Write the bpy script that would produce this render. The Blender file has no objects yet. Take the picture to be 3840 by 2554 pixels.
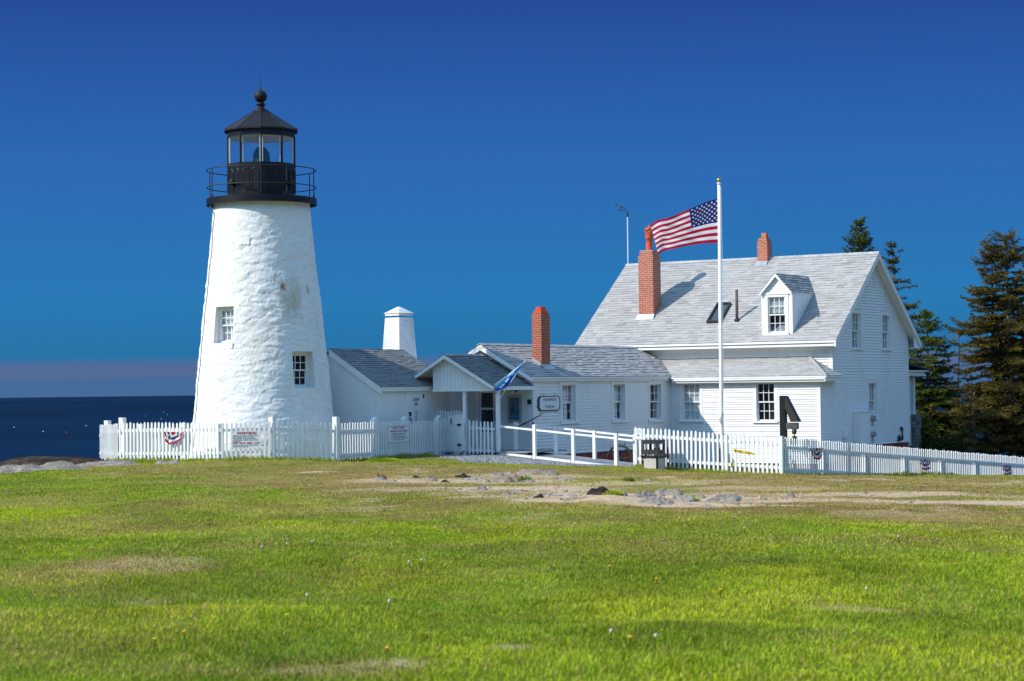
import bpy, math, random
import numpy as np
from mathutils import Vector, Matrix, noise
random.seed(7); RNG=np.random.default_rng(11)
sc=bpy.context.scene; COL=sc.collection
R=math.radians
# ------------------------------------------------------------------ site frame
PH=R(32.4); E1=np.array([math.cos(PH),-math.sin(PH),0]); E2=np.array([math.sin(PH),math.cos(PH),0]); ORG=np.array([-.535,63.3,0.])
def S(a,b,z): return tuple(ORG+E1*a+E2*b+np.array([0,0,z]))
# planes: P(h,z,d): h along the wall, z up, d outwards
def front(b0): return lambda h,z,d: S(h,b0-d,z)
def side(a0): return lambda h,z,d: S(a0+d,h,z)
# ------------------------------------------------------------------ objects
def tag(o,label=None,cat=None,group=None,kind=None):
    if label: o['label']=label
    if cat: o['category']=cat
    if group: o['group']=group
    if kind: o['kind']=kind
    return o
def thing(name,loc,label,cat,group=None):
    o=bpy.data.objects.new(name,None); COL.objects.link(o); o.location=loc; o.empty_display_size=.2
    return tag(o,label,cat,group)
def wloc(o):
    p=Vector(o.location)
    while o.parent: o=o.parent; p+=Vector(o.location)
    return p
def link(name,me,mats,parent,origin):
    for m in (mats if isinstance(mats,(list,tuple)) else [mats]): me.materials.append(m)
    o=bpy.data.objects.new(name,me); COL.objects.link(o)
    if parent is not None: o.parent=parent
    else: o.location=origin
    return o
class MB:
    def __init__(s): s.v=[];s.f=[];s.m=[];s.c=[];s.uv=[]
    def face(s,pts,mat=0,col=None,uv=None):
        i=len(s.v); s.v.extend(tuple(p) for p in pts); s.f.append(tuple(range(i,i+len(pts)))); s.m.append(mat); s.c.append(col); s.uv.append(uv)
    def hexa(s,c,mat=0,col=None,uvs=None):   # 8 corners: bottom 0-3 (ccw), top 4-7
        i=len(s.v); s.v.extend(tuple(p) for p in c)
        for n,q in enumerate(((3,2,1,0),(4,5,6,7),(0,1,5,4),(1,2,6,5),(2,3,7,6),(3,0,4,7))):
            s.f.append(tuple(i+k for k in q)); s.m.append(mat); s.c.append(col); s.uv.append(uvs[n] if uvs else None)
    def pbox(s,P,h0,h1,z0,z1,d0,d1,mat=0,col=None):
        s.hexa([P(h0,z0,d1),P(h1,z0,d1),P(h1,z0,d0),P(h0,z0,d0),P(h0,z1,d1),P(h1,z1,d1),P(h1,z1,d0),P(h0,z1,d0)],mat,col)
    def sbox(s,a0,a1,b0,b1,z0,z1,mat=0,col=None):
        s.hexa([S(a0,b0,z0),S(a1,b0,z0),S(a1,b1,z0),S(a0,b1,z0),S(a0,b0,z1),S(a1,b0,z1),S(a1,b1,z1),S(a0,b1,z1)],mat,col)
    def bbox(s,a0,a1,b0,b1,z0,z1,mat=0):     # brick box with uv in metres
        w=a1-a0;d=b1-b0;h=z1-z0
        def r(u0,u1): return [(u0,z0),(u1,z0),(u1,z1),(u0,z1)]
        s.hexa([S(a0,b0,z0),S(a1,b0,z0),S(a1,b1,z0),S(a0,b1,z0),S(a0,b0,z1),S(a1,b0,z1),S(a1,b1,z1),S(a0,b1,z1)],mat,None,
          [[(0,0)]*4,[(0,0),(w,0),(w,d),(0,d)],r(0,w),r(w,w+d),r(w+d,2*w+d),r(2*w+d,2*w+2*d)])
    def bar(s,p,q,w,h,up=(0,0,1),mat=0,col=None):   # square bar from p to q
        p=Vector(p);q=Vector(q);d=(q-p).normalized();x=d.cross(Vector(up)).normalized();y=x.cross(d)
        x*=w/2;y*=h/2
        s.hexa([p-x-y,p+x-y,q+x-y,q-x-y,p-x+y,p+x+y,q+x+y,q-x+y],mat,col)
    def tube(s,path,r,n=8,mat=0,col=None,cap=True):
        path=[Vector(p) for p in path]; k=len(path); rr=r if isinstance(r,(list,tuple)) else [r]*k
        i0=len(s.v); up=Vector((0,0,1))
        for i,p in enumerate(path):
            d=(path[min(i+1,k-1)]-path[max(i-1,0)]); 
            if d.length<1e-9: d=Vector((0,0,1))
            d.normalize(); x=d.cross(up)
            if x.length<.05: x=d.cross(Vector((1,0,0)))
            x.normalize(); y=x.cross(d)
            for j in range(n):
                t=2*math.pi*j/n; s.v.append(tuple(p+(x*math.cos(t)+y*math.sin(t))*rr[i]))
        for i in range(k-1):
            for j in range(n):
                a=i0+i*n+j;b=i0+i*n+(j+1)%n; s.f.append((a,b,b+n,a+n)); s.m.append(mat);s.c.append(col);s.uv.append(None)
        if cap:
            s.f.append(tuple(i0+j for j in range(n-1,-1,-1)));s.m.append(mat);s.c.append(col);s.uv.append(None)
            s.f.append(tuple(i0+(k-1)*n+j for j in range(n)));s.m.append(mat);s.c.append(col);s.uv.append(None)
    def lathe(s,c,prof,n=32,mat=0,col=None,a0=0):   # prof: (r,z)
        i0=len(s.v); k=len(prof)
        for r,z in prof:
            for j in range(n):
                t=a0+2*math.pi*j/n; s.v.append((c[0]+r*math.cos(t),c[1]+r*math.sin(t),c[2]+z))
        for i in range(k-1):
            for j in range(n):
                a=i0+i*n+j;b=i0+i*n+(j+1)%n; s.f.append((a,b,b+n,a+n)); s.m.append(mat);s.c.append(col);s.uv.append(None)
    def poly(s,pts,vec,mat=0,col=None):      # extrude polygon pts by vec
        n=len(pts); i=len(s.v); s.v.extend(tuple(p) for p in pts); s.v.extend(tuple(np.array(p)+np.array(vec)) for p in pts)
        fs=[tuple(range(i,i+n)),tuple(range(i+2*n-1,i+n-1,-1))]+[(i+k,i+n+k,i+n+(k+1)%n,i+(k+1)%n) for k in range(n)]
        for f in fs: s.f.append(f);s.m.append(mat);s.c.append(col);s.uv.append(None)
    def build(s,name,mats,parent=None,smooth=False,fix=True):
        V=np.array(s.v,float)
        if parent is not None: o=np.array(wloc(parent))
        else:
            o=V.mean(0); o[2]=V[:,2].min()
        me=bpy.data.meshes.new(name); me.from_pydata((V-o).tolist(),[],s.f); me.update()
        if any(m for m in s.m): me.polygons.foreach_set('material_index',s.m)
        if any(c is not None for c in s.c):
            at=me.color_attributes.new('col','FLOAT_COLOR','CORNER'); arr=[]
            for f,c in zip(s.f,s.c):
                cc=c if c is not None else (1,1,1)
                arr+= [cc[0],cc[1],cc[2],1.0]*len(f)
            at.data.foreach_set('color',arr)
        if any(u is not None for u in s.uv):
            ul=me.uv_layers.new(name='uv'); arr=[]
            for f,u in zip(s.f,s.uv):
                for k in range(len(f)): arr+= list(u[k]) if u else [0,0]
            ul.data.foreach_set('uv',arr)
        if fix:
            import bmesh
            bm=bmesh.new(); bm.from_mesh(me); bmesh.ops.recalc_face_normals(bm,faces=bm.faces); bm.to_mesh(me); bm.free()
        if smooth: me.polygons.foreach_set('use_smooth',[True]*len(me.polygons))
        return link(name,me,mats,parent,o)
def npmesh(name,V,F,mats,parent=None,col=None,smooth=False,origin=None):
    V=np.asarray(V,float); F=np.asarray(F,np.int32)
    o=np.array(wloc(parent)) if parent is not None else (np.zeros(3) if origin is None else np.array(origin,float))
    me=bpy.data.meshes.new(name); nv=len(V); nf,k=F.shape
    me.vertices.add(nv); me.vertices.foreach_set('co',(V-o).ravel())
    me.loops.add(nf*k); me.loops.foreach_set('vertex_index',F.ravel())
    me.polygons.add(nf); me.polygons.foreach_set('loop_start',np.arange(0,nf*k,k,dtype=np.int32)); me.polygons.foreach_set('loop_total',np.full(nf,k,np.int32))
    if smooth: me.polygons.foreach_set('use_smooth',np.ones(nf,bool))
    me.update()
    if col is not None:
        at=me.color_attributes.new('col','FLOAT_COLOR','POINT'); c=np.ones((nv,4)); c[:,:3]=col; at.data.foreach_set('color',c.ravel())
    me.validate()
    return link(name,me,mats,parent,o)
# ------------------------------------------------------------------ vector noise
def vnoise(x,y,seed=0):
    xi=np.floor(x).astype(np.int64);yi=np.floor(y).astype(np.int64);fx=x-xi;fy=y-yi
    fx=fx*fx*(3-2*fx);fy=fy*fy*(3-2*fy)
    def h(i,j):
        n=(i*374761393+j*668265263+seed*974711)&0xffffffff; n=((n^(n>>13))*1274126177)&0xffffffff; return ((n^(n>>16))&0xffff)/65535.
    return (h(xi,yi)*(1-fx)+h(xi+1,yi)*fx)*(1-fy)+(h(xi,yi+1)*(1-fx)+h(xi+1,yi+1)*fx)*fy
def fbm(x,y,seed=0,oct=4):
    s=0;a=.5;t=0
    for k in range(oct): s=s+a*vnoise(x*2**k+17*k,y*2**k+31*k,seed+k);t+=a;a*=.5
    return s/t
def sstep(a,b,x): t=np.clip((x-a)/(b-a),0,1); return t*t*(3-2*t)
# ------------------------------------------------------------------ materials
def newmat(name):
    m=bpy.data.materials.new(name); m.use_nodes=True; nt=m.node_tree; b=nt.nodes['Principled BSDF']; return m,nt,b
def N(nt,t,**k):
    n=nt.nodes.new(t)
    for a,v in k.items():
        if a.startswith('i_'): n.inputs[a[2:].replace('_',' ')].default_value=v
        else: setattr(n,a,v)
    return n
def L(nt,a,b): nt.links.new(a,b)
def ramp(nt,fac,stops):
    r=N(nt,'ShaderNodeValToRGB'); e=r.color_ramp.elements
    while len(e)<len(stops): e.new(.5)
    for x,(p,c) in zip(e,stops): x.position=p; x.color=(*c,1) if len(c)==3 else c
    L(nt,fac,r.inputs['Fac']); return r.outputs['Color']
def coords(nt,scale=(1,1,1),rot=(0,0,0)):
    t=N(nt,'ShaderNodeTexCoord'); mp=N(nt,'ShaderNodeMapping'); mp.inputs['Scale'].default_value=scale; mp.inputs['Rotation'].default_value=rot
    L(nt,t.outputs['Object'],mp.inputs['Vector']); return mp.outputs['Vector']
def noisef(nt,scale,vec=None,detail=4,rough=.6):
    n=N(nt,'ShaderNodeTexNoise'); n.inputs['Scale'].default_value=scale; n.inputs['Detail'].default_value=detail; n.inputs['Roughness'].default_value=rough
    L(nt,vec if vec is not None else coords(nt),n.inputs['Vector']); return n.outputs['Fac']
def mix(nt,f,a,b,mode='MIX'):
    m=N(nt,'ShaderNodeMix',data_type='RGBA',blend_type=mode)
    for s,v in ((0,f),(6,a),(7,b)):
        if hasattr(v,'default_value'): L(nt,v,m.inputs[s])
        else: m.inputs[s].default_value=v if not isinstance(v,tuple) or len(v)==4 else (*v,1)
    return m.outputs[2]
def bump(nt,b,h,strength=.3,dist=.02):
    n=N(nt,'ShaderNodeBump'); n.inputs['Strength'].default_value=strength; n.inputs['Distance'].default_value=dist
    L(nt,h,n.inputs['Height']); L(nt,n.outputs['Normal'],b.inputs['Normal'])
def plain(name,c,rough=.6,metal=0,var=.12,scale=3,spec=.4,bmp=0,bscale=20):
    m,nt,b=newmat(name); b.inputs['Roughness'].default_value=rough; b.inputs['Metallic'].default_value=metal; b.inputs['Specular IOR Level'].default_value=spec
    f=noisef(nt,scale)
    lo=tuple(x*(1-var) for x in c); hi=tuple(min(1,x*(1+var)) for x in c)
    L(nt,ramp(nt,f,[(.3,lo),(.7,hi)]),b.inputs['Base Color'])
    if bmp: bump(nt,b,noisef(nt,bscale),bmp)
    return m
def paint(name,base=(.80,.80,.79),dirt=(.55,.53,.47),amt=.35,peel=None,rough=.55):
    m,nt,b=newmat(name); b.inputs['Roughness'].default_value=rough; b.inputs['Specular IOR Level'].default_value=.3
    f=noisef(nt,1.3,coords(nt,(1,1,.35)),6,.7)
    c=mix(nt,ramp(nt,f,[(.5,(0,0,0)),(.8,(amt,amt,amt))]),base,dirt)
    g=noisef(nt,9,coords(nt,(1,1,.5)),3)
    c=mix(nt,ramp(nt,g,[(.35,(0,0,0)),(.7,(.09,.09,.09))]),c,(.5,.5,.5))
    if peel:
        p=noisef(nt,peel[0],coords(nt,(1,1,peel[2])),6,.75)
        c=mix(nt,ramp(nt,p,[(peel[1],(0,0,0)),(peel[1]+.03,(1,1,1))]),c,(.13,.12,.11))
    L(nt,c,b.inputs['Base Color']); bump(nt,b,g,.08,.01); return m
def attrmat(name,rough=.8,spec=.2,var=.25,scale=8,bmp=.0,trans=0,bscale=30):
    m,nt,b=newmat(name); b.inputs['Roughness'].default_value=rough; b.inputs['Specular IOR Level'].default_value=spec
    a=N(nt,'ShaderNodeAttribute'); a.attribute_name='col'
    f=noisef(nt,scale,None,5,.65); c=mix(nt,1.0,a.outputs['Color'],ramp(nt,f,[(.25,(1-var,)*3),(.75,(1+var*.0+0.0,)*3)]),'MULTIPLY')
    L(nt,c,b.inputs['Base Color'])
    if bmp: bump(nt,b,noisef(nt,bscale),bmp)
    if trans:
        t=N(nt,'ShaderNodeBsdfTranslucent'); L(nt,c,t.inputs['Color']); ms=N(nt,'ShaderNodeMixShader'); ms.inputs[0].default_value=trans
        L(nt,b.outputs[0],ms.inputs[1]);L(nt,t.outputs[0],ms.inputs[2]); L(nt,ms.outputs[0],nt.nodes['Material Output'].inputs['Surface'])
    return m
def brickmat(name,c1,c2,mortar,lichen=0):
    m,nt,b=newmat(name); b.inputs['Roughness'].default_value=.85
    uv=N(nt,'ShaderNodeUVMap'); br=N(nt,'ShaderNodeTexBrick'); L(nt,uv.outputs[0],br.inputs['Vector'])
    for k,v in (('Color1',(*c1,1)),('Color2',(*c2,1)),('Mortar',(*mortar,1)),('Scale',1.),('Mortar Size',.007),('Mortar Smooth',.2),('Bias',-.1),('Brick Width',.215),('Row Height',.075)): br.inputs[k].default_value=v
    f=noisef(nt,14,None,4); c=mix(nt,.5,br.outputs['Color'],ramp(nt,f,[(.3,(.45,.45,.45)),(.7,(1,1,1))]),'MULTIPLY')
    if lichen:
        g=noisef(nt,3.3,None,6,.7); c=mix(nt,ramp(nt,g,[(.5,(0,0,0)),(.66,(lichen,)*3)]),c,(.30,.15,.02))
    L(nt,c,b.inputs['Base Color']); bump(nt,b,br.outputs['Fac'],-.5,.01); return m
def glassmat(name,tint=(.9,.95,1),rough=.02,refl=.0):
    m,nt,b=newmat(name); nt.nodes.remove(b)
    t=N(nt,'ShaderNodeBsdfTransparent'); t.inputs[0].default_value=(*tint,1); g=N(nt,'ShaderNodeBsdfGlossy'); g.inputs['Roughness'].default_value=rough
    lw=N(nt,'ShaderNodeLayerWeight'); pw_=N(nt,'ShaderNodeMath',operation='POWER'); pw_.inputs[1].default_value=4.5; L(nt,lw.outputs['Facing'],pw_.inputs[0]); fr=N(nt,'ShaderNodeMath',operation='MULTIPLY_ADD'); L(nt,pw_.outputs[0],fr.inputs[0]); fr.inputs[1].default_value=.92; fr.inputs[2].default_value=.05
    bp=N(nt,'ShaderNodeBump'); bp.inputs['Strength'].default_value=.05; L(nt,noisef(nt,4),bp.inputs['Height']); L(nt,bp.outputs[0],g.inputs['Normal'])
    ad=N(nt,'ShaderNodeMath',operation='ADD'); ad.inputs[1].default_value=refl; L(nt,fr.outputs[0],ad.inputs[0])
    ms=N(nt,'ShaderNodeMixShader'); L(nt,ad.outputs[0],ms.inputs[0]); L(nt,t.outputs[0],ms.inputs[1]); L(nt,g.outputs[0],ms.inputs[2]); L(nt,ms.outputs[0],nt.nodes['Material Output'].inputs['Surface']); return m
M={}
M['siding']=paint('white_clapboard_paint',(.80,.80,.79),(.58,.56,.50),.5,peel=(13,.735,.22))
M['trim']=paint('white_trim_paint',(.82,.82,.81),(.55,.52,.46),.3)
M['trim_peel']=paint('peeling_trim_paint',(.80,.80,.79),(.5,.48,.42),.35,peel=(7,.67,.25))
M['board_peel']=paint('peeling_board_paint',(.80,.80,.79),(.5,.48,.42),.3,peel=(5,.66,.07))
M['plaster']=paint('white_plaster',(.79,.79,.78),(.6,.55,.47),.5)
M['fence']=paint('white_fence_paint',(.79,.79,.78),(.42,.40,.34),.6,peel=(15,.72,.3))
M['cedar']=paint('weathered_white_shingle',(.80,.80,.79),(.22,.21,.18),.9,peel=(9,.64,.7))
M['shingle']=attrmat('asphalt_shingle',.95,.1,.25,14,.25)
M['flash']=plain('zinc_flashing',(.42,.44,.48),.45,.4,.25,6)
M['brick']=brickmat('red_brick',(.52,.115,.055),(.36,.075,.04),(.64,.50,.43),.45)
M['brick2']=brickmat('lichen_brick',(.46,.07,.03),(.30,.05,.025),(.52,.38,.30),.8)
M['terra']=plain('terracotta',(.58,.085,.03),.75,0,.25,9)
M['found']=plain('red_painted_foundation',(.24,.05,.045),.8,0,.5,6,.3,.6,9)
M['black']=plain('black_paint',(.005,.005,.008),.42,0,.3,5,.4)
M['iron']=plain('black_iron',(.02,.018,.018),.6,0,.4,10,.4,.2,30)
M['glass']=glassmat('window_glass')
M['lglass']=glassmat('lantern_glass',(1,1,1),.0,.07)
M['curtain']=plain('white_curtain',(.62,.63,.58),.9,0,.1,10)
M['blind']=plain('reflected_white',(.80,.74,.76),.9,0,.03,10)  # tone of the bright wall mirrored in the wing windows
M['grey']=plain('grey_deck_boards',(.26,.26,.27),.8,0,.3,5,.3,.3,25)
M['curbgrey']=plain('grey_curb',(.42,.43,.45),.7,0,.15,5)
M['dark']=plain('dark_interior',(.02,.02,.022),.9)
M['ceil']=plain('pale_grey_lining',(.8,.8,.8),.7,0,.05)
M['gold']=plain('gold_ball',(.55,.34,.08),.3,.8,.1)
M['pole']=plain('white_pole',(.78,.79,.80),.35,0,.04,4)
M['rust']=plain('rusty_bracket',(.30,.17,.10),.8,0,.5,8)
M['cloth']=attrmat('flag_cloth',.85,.15,.08,3,.1,.35,40)
M['attr']=attrmat('painted_parts',.6,.3,.12,6)
M['signw']=paint('sign_white',(.74,.75,.76),(.55,.55,.52),.3)
M['ink']=plain('sign_ink',(.02,.03,.06),.6)
M['red']=plain('sign_red',(.33,.008,.035),.6)
M['yellow']=plain('yellow_tape',(.75,.50,.01),.5)
M['aggr']=plain('exposed_aggregate',(.50,.47,.43),.9,0,.35,45,.2,.5,60)
M['bag']=plain('black_plastic_bag',(.012,.012,.014),.25,0,.2,8,.6,.8,14)
M['rock']=None
M['bark']=plain('grey_bark',(.14,.115,.095),.95,0,.45,9,.1,.8,14)
M['needle']=attrmat('spruce_needles',.75,.2,.35,1.2,0,.15)
M['grass']=attrmat('grass_blades',.7,.2,.1,2,0,.35)
M['stone']=attrmat('loose_stone',.9,.2,.35,20)
def rockmat(name,c1,c2,c3):
    m,nt,b=newmat(name); b.inputs['Roughness'].default_value=.9; b.inputs['Specular IOR Level'].default_value=.2
    f=noisef(nt,2.2,coords(nt,(1,1,3)),8,.7); c=ramp(nt,f,[(.28,c1),(.5,c2),(.72,c3)])
    g=noisef(nt,16,None,6,.75); c=mix(nt,.75,c,ramp(nt,g,[(.3,(.3,.3,.3)),(.65,(1,1,1))]),'MULTIPLY')
    L(nt,c,b.inputs['Base Color']); bump(nt,b,noisef(nt,7,coords(nt,(1,1,2.5)),9,.75),1.0,.08); return m
M['rock']=rockmat('pale_grey_ledge',(.24,.20,.16),(.46,.40,.34),(.56,.48,.38))
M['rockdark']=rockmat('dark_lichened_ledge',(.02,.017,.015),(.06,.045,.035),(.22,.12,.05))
M['rocktan']=rockmat('tan_ledge',(.22,.17,.12),(.46,.36,.26),(.55,.45,.34))
# ================================================================== camera, light, sky
CAMZ=2.1
cam=bpy.data.cameras.new('camera'); co=bpy.data.objects.new('camera',cam); COL.objects.link(co)
cam.sensor_width=36; cam.lens=70.0; cam.clip_end=40000; cam.clip_start=.5
_t=math.atan(175/7467); _r=math.atan(.0122)
_F=Vector((0,math.cos(_t),math.sin(_t)));_U=Vector((0,-math.sin(_t),math.cos(_t)));_X=Vector((1,0,0))
_Rr=_X*math.cos(_r)-_U*math.sin(_r);_Ur=_X*math.sin(_r)+_U*math.cos(_r)
mw=Matrix.Identity(4)
for i in range(3): mw[i][0]=_Rr[i];mw[i][1]=_Ur[i];mw[i][2]=-_F[i]
mw[2][3]=CAMZ; co.matrix_world=mw; sc.camera=co
cam.dof.use_dof=True; cam.dof.focus_distance=58; cam.dof.aperture_fstop=4.5
SUN=Vector((-.742,-.281,.609)).normalized(); EL=math.asin(SUN.z)
sl=bpy.data.lights.new('sun','SUN'); sl.energy=3.7; sl.angle=R(.5); sl.color=(1,.935,.83)
so=bpy.data.objects.new('sun',sl); COL.objects.link(so); so.rotation_euler=SUN.to_track_quat('Z','Y').to_euler(); so.location=(-30,-10,30)
w=bpy.data.worlds.new('World'); sc.world=w; w.use_nodes=True; nt=w.node_tree; bg=nt.nodes['Background']
SKYS=.15
sky=N(nt,'ShaderNodeTexSky',sky_type='NISHITA'); sky.sun_disc=False; sky.sun_elevation=EL; sky.sun_rotation=math.atan2(SUN.x,SUN.y); sky.air_density=1.2; sky.dust_density=.3; sky.ozone_density=2.5
tc=N(nt,'ShaderNodeTexCoord'); sp=N(nt,'ShaderNodeSeparateXYZ'); L(nt,tc.outputs['Generated'],sp.inputs[0])
m2=N(nt,'ShaderNodeMath',operation='MULTIPLY'); m2.inputs[1].default_value=2; L(nt,sp.outputs['Z'],m2.inputs[0])
def lin(r,g,b): return tuple((x/255/12.92 if x/255<=.04045 else ((x/255+.055)/1.055)**2.4) for x in (r,g,b))
low=ramp(nt,m2.outputs[0],[(0,lin(70,108,156)),(.010,lin(70,108,156)),(.019,lin(86,108,148)),(.027,lin(80,108,154)),(.034,lin(40,116,168)),(.09,lin(42,122,182)),(.22,lin(46,106,180)),(.39,lin(38,74,152)),(.8,lin(30,55,135))])
sc_=N(nt,'ShaderNodeVectorMath',operation='SCALE'); sc_.inputs['Scale'].default_value=1/SKYS/2**.38; L(nt,low,sc_.inputs[0])
tint=mix(nt,1.0,sky.outputs[0],(1.42,1.72,1.68,1),'MULTIPLY')
hi=ramp(nt,m2.outputs[0],[(.42,(0,0,0)),(.9,(1,1,1))])
fin=mix(nt,hi,sc_.outputs[0],tint); L(nt,fin,bg.inputs['Color']); bg.inputs['Strength'].default_value=SKYS
vs=sc.view_settings; sc.display_settings.display_device='sRGB'; vs.view_transform='Standard'; vs.look='None'; vs.exposure=0.38; vs.gamma=1; vs.use_curve_mapping=False
sc.cycles.use_denoising=True; sc.cycles.max_bounces=8; sc.cycles.transparent_max_bounces=24
try: sc.cycles.denoiser='OPENIMAGEDENOISE'
except Exception: pass
# ================================================================== ground
CTRL=[(-3,0,.52),(3,0,.5),(-3.0,11,.51),(0,11,.48),(3.0,11,.445),(-5,17,.43),(0,17,.40),(5,17,.35),(-7,25,.30),(0,25,.265),(7,25,.19),
(-9.5,35,.14),(0,35,.10),(9.5,35,-.03),(-12,46,.02),(0,46,-.045),(6,46,-.12),(12.5,46,-.30),(-14,53,-.06),(0,53,-.11),(6,53,-.29),(11.5,54,-.48),(14.5,56,-.60),
(-12.1,61.1,-.065),(-8.67,58.9,.02),(-7.13,58.9,.06),(-5.38,59.5,-.08),(-2.0,64.6,-.10),(-.53,63.2,-.05),(1.85,61.7,-.33),(3.67,60.5,-.38),(6.3,58.8,-.52),(7.75,57.9,-.57),
(12.1,61,-.80),(16.6,66,-1.08),(18.4,72,-1.75),(22,72,-1.8),(-13.1,63.4,-.1),(-8,64.5,-.1),(-3,68,-.15),(2,66,-.5),(5.8,73,-.8),(10.9,70,-.95),(15,78,-.85),(3.5,70,-.75),
(-20,60,-.6),(-20,45,-.3),(-16,20,.3),(16,20,.1),(22,45,-.5),(26,60,-1.0),(20,85,-1.6),(27,95,-2.2),(8,90,-1.4),(-6,80,-.9)]
_P=np.array(CTRL,float)
def _U(r2): return np.where(r2>1e-12,r2*np.log(r2+1e-12),0)
_n=len(_P);_A=np.zeros((_n+3,_n+3))
_d2=((_P[:,None,:2]-_P[None,:,:2])**2).sum(2)
_A[:_n,:_n]=_U(_d2)+np.eye(_n)*.6
_A[:_n,_n]=1;_A[:_n,_n+1:]=_P[:,:2];_A[_n,:_n]=1;_A[_n+1:,:_n]=_P[:,:2].T
_w=np.linalg.solve(_A,np.r_[_P[:,2],0,0,0])
def ground0(x,y):
    x=np.asarray(x,float);y=np.asarray(y,float);sh=x.shape;x=x.ravel();y=y.ravel()
    xc=np.clip(x,-30,40);yc=np.clip(y,-5,110)
    out=np.zeros(len(x))
    for i in range(0,len(x),20000):
        a=xc[i:i+20000];b=yc[i:i+20000]
        d2=(a[:,None]-_P[:,0])**2+(b[:,None]-_P[:,1])**2
        out[i:i+20000]=_U(d2)@_w[:_n]+_w[_n]+_w[_n+1]*a+_w[_n+2]*b
    return out.reshape(sh)

def edge_drop(x,y):
    c=np.where(x<-9,66.5-.10*np.abs(x+9),66.5)
    yc=np.interp(x,[-40,-16,-12.5,-9,-2,14,20,60],[44,57.5,62.5,66,86,96,110,120])
    d=np.maximum(0,y-yc); return d*.75+np.minimum(d,1)*.2
def lumps(x,y):
    n=(fbm(x*.35+5,y*.35,3,4)-.5)*.16+(fbm(x*1.3,y*1.3,9,3)-.5)*.055
    n=n*sstep(66,58,y)*.9
    for (cx,cy,rx,ry,h) in ((-1.1,14.1,1.0,.7,.09),(-2.6,17.5,1.1,.8,.10),(-2.2,20.5,1.6,.8,.07),(1.2,13.2,.9,.6,.08),(3.1,25.2,1.3,.8,.12),(-5.4,33,1.6,.7,.09),(-5.7,46.8,1.0,.5,.10),(1.6,34.0,.5,.5,.12),(2.6,34.2,.7,.5,.10)):
        n=n+h*np.exp(-((x-cx)/rx)**2-((y-cy)/ry)**2)
    return n
def ground(x,y):
    x=np.asarray(x,float);y=np.asarray(y,float)
    near=sstep(10.9,12,y)*.0+1
    return ground0(x,y)+lumps(x,y)*near-edge_drop(x,y)
def gz(x,y): return float(ground(np.array([x]),np.array([y]))[0])
DIRT=[(2.5,37.2,2.9,2.9,1),(1.4,34.6,1.7,1.5,1),(3.3,33.4,1.7,1.1,1),(.2,41,2.6,2.3,.95),(-.9,45.6,2.6,1.7,.85),(.4,48.6,2.0,1.3,.7),(4.8,35.4,1.8,1.5,.8),(2.8,44,2.4,1.6,.6),(-.4,36.6,1.2,.9,.7),
      (8.2,34.4,2.8,1.3,1),(6.6,38.3,2.6,1.1,.85),(10.5,33,2.8,1.7,1),(10,37.5,2.0,.8,.6),(4.8,41.4,2.0,.9,.5),(4.6,32.6,.5,.45,.9),
      (-.06,12.45,.2,.2,.6),(-1.05,11.35,.42,.3,.45),(-.72,11.6,.3,.25,.6),(-2.9,15.8,.3,.5,.45),(-3.6,19.5,.7,1.0,.5),(2.6,15.4,.4,.3,.5),(-4.9,50.5,.6,.3,.9),(-6.4,21.5,.8,1.0,.4),(-1.8,14.5,.5,.25,.4)]
def dirt(x,y):
    d=np.zeros_like(x)
    n=fbm(x*1.1,y*.75,21,4)
    for (cx,cy,rx,ry,s) in DIRT:
        r=np.sqrt(((x-cx)/rx)**2+((y-cy)/ry)**2)
        d=np.maximum(d,s*sstep(1.25,.55,r+(n-.5)*1.0))
    d=np.maximum(d,sstep(.60,.72,fbm(x*.8+3,y*.5,33,4))*.6*sstep(-5,-2,x)*sstep(26,34,y)*sstep(56,50,y))
    return np.clip(d,0,1)
_GP=np.array([(-2.7,67),(-.4,63.6),(-.05,63.0),(3.2,60.85),(2.6,59.4),(1.2,58.9),(-.2,58.6),(-1.5,59.2),(-2.1,61.5)])
def inpoly(x,y,P):
    r=np.zeros(x.shape,bool); n=len(P)
    for i in range(n):
        x1,y1=P[i];x2,y2=P[(i+1)%n]
        c=((y1>y)!=(y2>y))&(x<(x2-x1)*(y-y1)/(y2-y1+1e-12)+x1); r^=c
    return r
def gravelmask(x,y): return inpoly(x+(fbm(x*2,y*2,5)-.5)*.6,y+(fbm(x*2,y*2,6)-.5)*.8,_GP)
def dry(x,y):
    d=.62*sstep(22,38,y)*sstep(-9.5,-3,x)+.25*sstep(25,40,y)+(fbm(x*.33,y*.22,41,4)-.5)*1.7+(fbm(x*1.3,y*.8,47,3)-.5)*.7
    d=d-.7*np.exp(-((y-58.2+.12*x)/1.1)**2)
    for (cx,cy,rx,ry,s) in ((-3.9,19.6,1.2,1.5,.7),(3.0,15.6,.9,.8,.4),(-2.2,16.2,1.3,.35,.35),(4.0,27.5,3.2,1.7,.55),(0,26.5,2,1.2,.25),(-1.2,11.3,.7,.4,.6)):
        d=d+s*np.exp(-((x-cx)/rx)**2-((y-cy)/ry)**2)
    return np.clip(d,0,1)
ys=np.concatenate([np.linspace(-6,9,24)[:-1],np.linspace(9,30,330)[:-1],np.linspace(30,70,330)[:-1],np.linspace(70,135,90)])
u=np.linspace(-1,1,420)
GX=np.sign(u)*(np.abs(u)*14+np.abs(u)**5*44); 
YY,XX=np.meshgrid(ys,GX,indexing='ij'); XX=XX*(np.interp(YY,[-6,12,60,135],[.5,.5,1.35,1.6]))
ZZ=ground(XX,YY); V=np.stack([XX,YY,ZZ],-1).reshape(-1,3)
nx=len(GX);ny=len(ys); i=(np.arange(ny-1)[:,None]*nx+np.arange(nx-1)).ravel(); F=np.stack([i,i+1,i+nx+1,i+nx],1)
gx,gy=V[:,0],V[:,1]
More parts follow.
